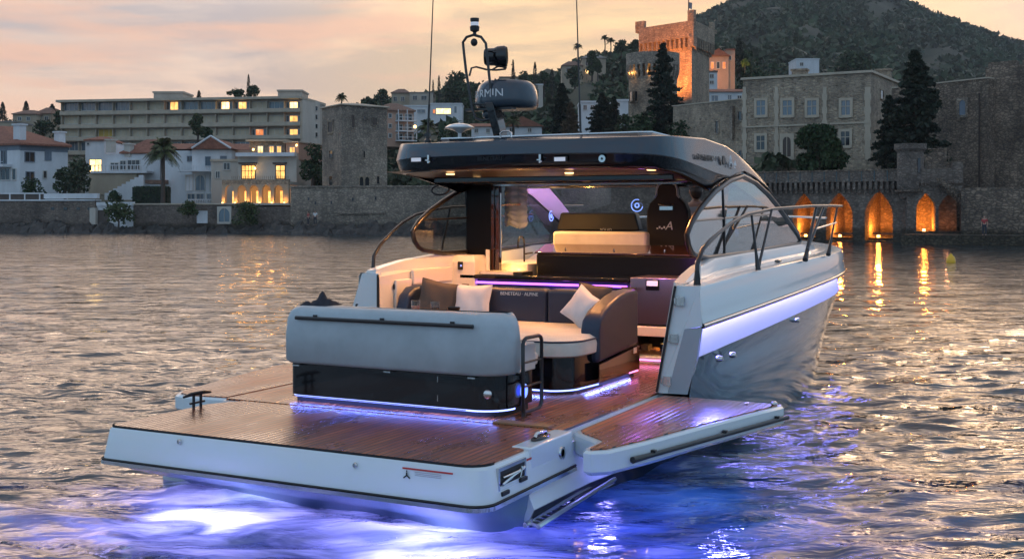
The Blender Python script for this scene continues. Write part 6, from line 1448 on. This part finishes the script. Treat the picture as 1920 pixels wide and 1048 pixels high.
# port under-roof hook coil
m=M(); m.tube([(-7.0+.12*math.cos(a),11.9+.02*math.sin(a),2.60-.07+.06*math.sin(a)) for a in np.linspace(0,6.1,14)],.012,6,closed=True); m.build('coiled_lead','rubber',ht,smooth=60)
text('lettering','GRAN TURISMO 41',.082,(CX+1.668,11.98,2.845),STB,'ink_black',ht,.002,sx=1.05,shear=.2)
m=M(); m.lathe((CX+1.66,12.62,2.845),[(0,.012),(.05,.012),(.055,0)],18,'x'); m.build('round_badge','ink_black',ht)
text('emblem','A',.20,(CX+1.67,12.90,2.84),STB,'ink_white',ht,.004,shear=-.1,sx=1.1)
m=M(); m.panel([(CX+1.67,12.99,2.80),(CX+1.67,13.12,2.80),(CX+1.67,13.06,2.86)],(.006,0,0)); m.panel([(CX+1.67,13.0,2.77),(CX+1.67,13.08,2.77),(CX+1.67,13.04,2.79)],(.006,0,0)); m.build('emblem_wing','ink_white',ht)
# mast group
mast=thing('radar_mast',None,None); mast.parent=ht
m=M(); m.loft([[(-5.97+dx-.05,11.25-dz,z),(-5.97+dx+.05,11.25-dz,z),(-5.97+dx+.04,11.45-dz,z),(-5.97+dx-.04,11.45-dz,z)] for dx,dz,z in ((.07,-.06,3.02),(.04,-.02,3.2),(.0,.0,3.38),(-.03,.0,3.48))],closed=True,caps=True); m.build('mast_post','black_gloss',mast,bevel=.012)
m=M(); m.box(-6.34,-5.75,11.33,11.43,3.40,3.425); m.build('crossbar','black_metal',mast)
c=(-5.96,11.62,3.42); m=M(); m.lathe(c,[(.20,0),(.33,.01),(.355,.04),(.36,.10),(.345,.20),(.32,.27),(.27,.315),(.12,.335),(0,.338)],40); rd=m.build('radar_dome','hardtop_paint',mast,smooth=50)
for ch,dg in zip('GARMIN',(-50,-34,-18,-2,9,21)):
    a=R(-90+dg-8); rr=.352; text('lettering',ch,.135,(c[0]+rr*math.cos(a),c[1]+rr*math.sin(a),c[2]+.155),Euler((R(90),0,a+R(90))).to_matrix(),'ink_white',rd,.002)
fr2=[(870,100),(868,80),(875,70),(888,66),(902,70),(911,82),(913,100),(917,140),(921,180),(925,212),(920,224),(905,227),(892,222),(886,205),(880,170),(874,135)]
y0=11.28; pts=[]
for u,v in fr2: a=(u-960)/F; dx,dy=a*CS-SN,a*SN+CS; pts.append((dx/dy*y0,y0,CZ+(HY-v)/F*(y0/dy)))
m=M(); m.tube(pts,.016,8,closed=True); m.build('frame_hoop','black_metal',mast,smooth=60)
def PX(u,v,y): a=(u-960)/F; dx,dy=a*CS-SN,a*SN+CS; return (dx/dy*y,y,CZ+(HY-v)/F*(y/dy))
m=M(); m.tube([PX(880,143,11.28),PX(884,128,11.3),PX(893,126,11.33),PX(912,131,11.36),PX(930,132,11.42),PX(948,130,11.5)],.012,6); m.tube([PX(922,132,11.4),PX(935,124,11.45),PX(950,128,11.5)],.012,6); m.tube([PX(886,196,11.28),PX(925,196,11.28)],.011,6); m.build('bracket','black_metal',mast,smooth=60)
c=PX(930,107,11.5); rot=Euler((0,0,R(20))).to_matrix(); m=M(); 
prof=[(0,-.13),(.085,-.13),(.10,-.11),(.10,-.02),(.12,.02),(.125,.10),(.11,.125),(0,.13)]; mm=M(); mm.lathe((0,0,0),prof,22,'x'); m.v=[tuple(rot@Vector(p)+Vector(c)) for p in mm.v]; m.f=mm.f; m.build('horn','black_gloss',mast,smooth=40)
c=PX(889,80,11.28); m=M(); m.ell(c,(.04,.04,.045),12); m.build('lower_light','black_plastic',mast,smooth=60)
c=PX(890,66,11.28); m=M(); m.lathe(c,[(.02,0),(.02,.03),(.05,.045),(.055,.09),(.045,.095),(.045,.15),(.05,.155),(.05,.185),(.0,.19)],16); nl=m.build('anchor_light','black_plastic',mast,smooth=35); m=M(); m.lathe((c[0],c[1],c[2]+.10),[(.047,0),(.047,.04)],16); m.build('lens','white_lens',nl)
c=PX(893,214,11.33); m=M(); m.ell((c[0]+.1,c[1]+.1,c[2]),(.07,.07,.07),12); m.build('camera_ball','hardtop_paint',mast,smooth=60)
c=PX(862,262,11.3); m=M(); m.lathe((c[0],c[1],3.02),[(.022,0),(.020,.13),(.05,.15),(.09,.165),(.165,.185),(.17,.195),(.12,.225),(.05,.24),(0,.243)],26); m.build('gps_antenna','gelcoat',ht,smooth=35)
for (u0,u1) in ((802,812),(1089,1081)):
    b=PX(u0,262,11.3); t_=PX(u1,0,11.3); a=Vector(b); b2=Vector(t_); e=(b2-a); top=a+e*1.35
    m=M(); m.tube([a-Vector((0,0,.05)),a+e*.02],[.035,.02],8); m.tube([a+e*.02,a+e*.25],.013,8); m.tube([a+e*.25,top],[.009,.005],8); w=m.build('whip_antenna','black_metal',ht,smooth=60)
    m=M(); m.lathe((a.x,a.y,a.z-.04),[(.04,0),(.04,.03),(.025,.05),(.025,.07)],12); m.box(a.x-.035,a.x+.035,a.y-.02,a.y+.02,a.z+.03,a.z+.07); m.build('antenna_base','black_metal',w)
# ---- lamps of the boat, plus an added fill on the wing
def area(name,loc,sx,sy,e,col,rot=(0,0,0)):
    l=bpy.data.lights.new(name,'SPOT'); l.energy=e*2.2; l.color=col; l.spot_size=R(165); l.spot_blend=1; l.shadow_soft_size=.03
    o=bpy.data.objects.new(name,l); scene.collection.objects.link(o); o.location=loc; return o
for x,y,e in ((-6.4,11.1,32),(-5.0,11.2,24),(-6.5,11.9,32),(-4.3,11.9,44),(-4.0,11.0,16),(-5.4,12.1,22)):
    m=M(); m.lathe((x,y,ip(y,[(10.9,2.69),(12.3,2.62)])-.004),[(.045,0),(.05,.012)],16); m.build('downlight','warm_lens',ht)
    o=area('downlight_lamp',(x,y,2.60),.12,.12,e,(1,.42,.13)); 
for x,y,e in ((-6.6,13.3,42),(-5.6,13.0,10)): o=area('cabin_lamp',(x,y,2.52),.3,.3,e,(1,.45,.13))
spot_pt('cabinet_lamp',(-6.55,12.8,1.5),9,(1,.5,.12),.03); spot_pt('cabinet_lamp',(-6.5,13.0,2.2),10,(1,.5,.12),.03)
pl_=bpy.data.lights.new('purple_lamp','SPOT'); pl_.energy=90; pl_.color=(.6,.28,1); pl_.spot_size=R(120); pl_.spot_blend=.7; pl_.shadow_soft_size=.03
po=bpy.data.objects.new('purple_lamp',pl_); scene.collection.objects.link(po); po.location=(-5.9,14.3,2.1); po.rotation_euler=(Vector((-6.95,14.5,2.6))-Vector(po.location)).to_track_quat('-Z','Y').to_euler()
area('locker_lamp',(-4.4,12.5,.85),.4,.1,1.6,(1,.5,.12))
area('fridge_lamp',(-4.6,12.0,2.4),.1,.1,2,(.8,.35,.8))
spot_pt('bar_strip_lamp',(-4.45,12.05,1.66),3,(.5,.12,1),.04); spot_pt('bar_strip_lamp',(-5.6,12.2,1.3),2,(.45,.12,1),.04)
for nm,lc,sx,rz,e in (('bench_strip_light',(-5.45,8.385,.60),2.1,0,7),('dinette_strip_light',(-4.30,10.6,.585),1.2,90,4),('dinette_strip_light',(-5.0,9.74,.585),.8,0,3)):
    l=bpy.data.lights.new(nm,'AREA'); l.shape='RECTANGLE'; l.size=sx; l.size_y=.012; l.energy=e; l.color=(.16,.22,1); q=bpy.data.objects.new(nm,l); scene.collection.objects.link(q); q.location=lc; q.rotation_euler=(0,0,R(rz))
# underwater lights under the platform
for x,y,e in ((-5.95,6.98,85),(-4.15,7.05,95)):
    m=M(); m.lathe((x,7.3,-.2),[(0,-.03),(.07,-.02),(.08,0)],16,'y'); m.build('underwater_light','led_underwater',YR)
    spot_pt('underwater_core',(x-.2,y-.36,-.25),e*.30,(.46,.42,1),.14); spot_pt('underwater_core',(x+.22,y-.42,-.25),e*.30,(.46,.42,1),.14)
    spot_pt('underwater_glow',(x,y-.8,-.8),e*.11,(.05,.03,1),.3)
spot_pt('underwater_glow',(-3.0,7.2,-1.0),45,(.03,.07,1),.4)
spot_pt('underwater_glow',(-2.6,8.6,-.8),14,(.05,.25,.9),.3)

wl_=bpy.data.lights.new('wing_fill_light','SPOT'); wl_.energy=60; wl_.color=(.16,.16,1); wl_.spot_size=R(100); wl_.spot_blend=1; wl_.shadow_soft_size=.12  # added fill light, strengthens the LED strip's violet on the wing teak
wo=bpy.data.objects.new('wing_fill_light',wl_); scene.collection.objects.link(wo); wo.location=(-3.16,10.42,1.02); wo.rotation_euler=(Vector((-2.95,9.4,.5))-Vector(wo.location)).to_track_quat('-Z','Y').to_euler()
# ================================================================ loose things on board
def pillow(name,label,c,w,h,t,rot,mt,group=None):
    root=thing(name,label,'cushion',c,group); n=14; V=[];Fc=[]
    for s in (1,-1):
        for i in range(n+1):
            for j in range(n+1):
                a,b=-1+2*i/n,-1+2*j/n; k=(1-abs(a)**2.6)**.5*(1-abs(b)**2.6)**.5
                px=a*w/2*(1-.10*(1-abs(b))*abs(a)); pz=b*h/2*(1-.10*(1-abs(a))*abs(b))
                V.append((px,s*(t/2*k+.004)+.008*math.sin(a*5+b*3)*k,pz))
    N=(n+1)**2
    for s in (0,1):
        for i in range(n):
            for j in range(n):
                q=[s*N+i*(n+1)+j,s*N+(i+1)*(n+1)+j,s*N+(i+1)*(n+1)+j+1,s*N+i*(n+1)+j+1]; Fc.append(tuple(q if s else q[::-1]))
    m=M(); Rm=Euler(rot).to_matrix(); m.add([tuple(Rm@Vector(p)+Vector(c)) for p in V],Fc); m.build('cover',mt,root,smooth=80)
    edge=[];
    for i in range(n): edge.append((-1+2*i/n,-1))
    for i in range(n): edge.append((1,-1+2*i/n))
    for i in range(n): edge.append((1-2*i/n,1))
    for i in range(n): edge.append((-1,1-2*i/n))
    m=M(); m.tube([tuple(Rm@Vector((a*w/2*(1-.10*(1-abs(b))*abs(a)),0,b*h/2*(1-.10*(1-abs(a))*abs(b))))+Vector(c)) for a,b in edge],.006,5,closed=True); m.build('piping',mt,root,smooth=60)
    return root
pillow('cushion','cream square cushion left of the lettering on the navy backrest',(-6.10,11.06,1.27),.44,.40,.16,(R(-14),0,R(3)),'pillow_cream')
pillow('cushion','dark brown cushion behind the left cream cushion',(-6.50,11.0,1.29),.46,.42,.15,(R(-12),R(10),R(12)),'pillow_brown')
pillow('cushion','cream cushion tilted against the right navy arm',(-4.70,10.86,1.28),.38,.36,.15,(R(-26),R(28),R(-22)),'pillow_cream')
pillow('cushion','dark brown cushion peeping out behind the right cream cushion',(-4.66,11.05,1.36),.40,.30,.12,(R(-10),R(6),R(-8)),'pillow_brown')
def tumbler(label,x,y,r,h,mt,liq):
    z=1.217; t=thing('tumbler',label,'glass',(x,y,z)); m=M(); m.lathe((x,y,z),[(r*.85,0),(r,h),(r-.004,h),(r*.85-.004,.01)],20); m.build('glass_wall',mt,t,smooth=40)
    m=M(); m.lathe((x,y,z+.008),[(r*.80,0),(r*.88,h*.6)],18); m.build('drink',liq,t)
mat('drink_pink',(.55,.22,.16),.2); mat('drink_dark',(.06,.03,.03),.2)
tumbler('left drinking glass with a pinkish drink on the cockpit table',-6.05,9.80,.045,.165,'tumbler','drink_pink')
tumbler('right drinking glass with a dark drink on the cockpit table',-5.86,9.86,.045,.155,'tumbler','drink_dark')
t=thing('bowl','small black bowl right of the drinking glasses','bowl',(-5.70,9.95,1.217)); m=M(); m.lathe((-5.70,9.95,1.217),[(.03,0),(.07,.10),(.064,.10),(.025,.01)],20); m.build('bowl_body','black_gloss',t,smooth=40)
t=thing('serving_board','round wooden board with small snacks at the left of the table','board',(-6.3,9.9,1.217)); m=M(); m.lathe((-6.3,9.9,1.217),[(.11,0),(.12,.008),(.12,.02),(.0,.021)],24); m.build('board','teak_edge',t,smooth=30)
m=M()
for i in range(7): a=i*.9; m.ell((-6.3+.06*math.cos(a),9.9+.06*math.sin(a),1.25),(.028,.028,.02),8)
m.build('snacks','skin',t,smooth=60)
t=thing('chopping_board','small wooden board lying right of the bowl','board',(-5.52,9.95,1.217)); m=M(); m.box(-5.66,-5.40,9.9,10.02,1.217,1.237); m.build('board','teak_edge',t,bevel=.006)
t=thing('jacket','crumpled dark navy jacket at the left end of the grey bench back','jacket',(-6.38,8.66,1.41)); V=[];Fc=[]
nx,ny=20,12
for i in range(nx+1):
    for j in range(ny+1):
        a,b=i/nx,j/ny; e=math.sin(math.pi*a)**.6*math.sin(math.pi*b)**.6
        V.append((-6.50+.30*a,8.50+.26*b,1.408+e*(.03+.09*abs(math.sin(a*7+b*2.2))*(.4+.6*math.exp(-((a-.68)/.22)**2))+.03*math.sin(b*9+a*5))))
for i in range(nx):
    for j in range(ny): q=i*(ny+1)+j; Fc.append((q,q+ny+1,q+ny+2,q+1))
m=M(); m.add(V,Fc); m.build('cloth','cloth_dark',t,smooth=50)
t=thing('book','wide grey patterned book lying on the galley bar','book',(-6.4,12.45,1.507)); 
def bookmat():
    m=mat('book_cover',(.4,.4,.36),.6); n=nz(m,9,5,.7); setc(m,cr(m,n.outputs[0],[(.35,(.12,.12,.11)),(.5,(.42,.40,.34)),(.65,(.6,.58,.5))]))
bookmat(); m=M(); m.box(-6.70,-6.12,12.33,12.62,1.507,1.545); bk=m.build('cover','book_cover',t,bevel=.003); m=M(); m.box(-6.24,-6.119,12.328,12.622,1.5065,1.546); m.build('spine_band','ink_black',bk); m=M(); m.box(-6.69,-6.25,12.327,12.33,1.512,1.54); m.build('pages','pillow_cream',bk)
figure('person in a grey T-shirt standing at the helm behind the black seat',(-4.64,14.45,.90),1.74,R(28),'shirt_grey','trousers_dark',armL=((-.27,0,1.14),(-.22,.22,1.08)),armR=((.27,0,1.14),(.22,.22,1.08)))

# ================================================================ evening air
hz=M(); hz.box(-1560,1560,-1520,1700,-10.5,225); hz=hz.build('haze',mat('haze_air',(.5,.5,.5)),None); hz['kind']='stuff'; hz['label']='thin evening haze over the bay'
t=MAT['haze_air'].node_tree
for n in list(t.nodes): t.nodes.remove(n)
o=t.nodes.new('ShaderNodeOutputMaterial'); v=t.nodes.new('ShaderNodeVolumePrincipled'); v.inputs['Color'].default_value=(.72,.78,.86,1); v.inputs['Density'].default_value=.00017; v.inputs['Anisotropy'].default_value=.2; t.links.new(v.outputs[0],o.inputs['Volume'])

# repeats share a group
GR={'house':'houses on the slopes above the bay','palm tree':'palm trees on shore','cushion':'cushions on the U-shaped sofa','glass':'drinking glasses on the cockpit table','lamp':'garden lamps on the hillside','conifer':'large conifers around the castle','tree':'leafy trees on shore','bush':'bushes along the waterfront','cypress':'cypresses on the hillside'}
for o in scene.objects:
    if o.parent is None and o.get('category') in GR and not o.get('group'): o['group']=GR[o['category']]
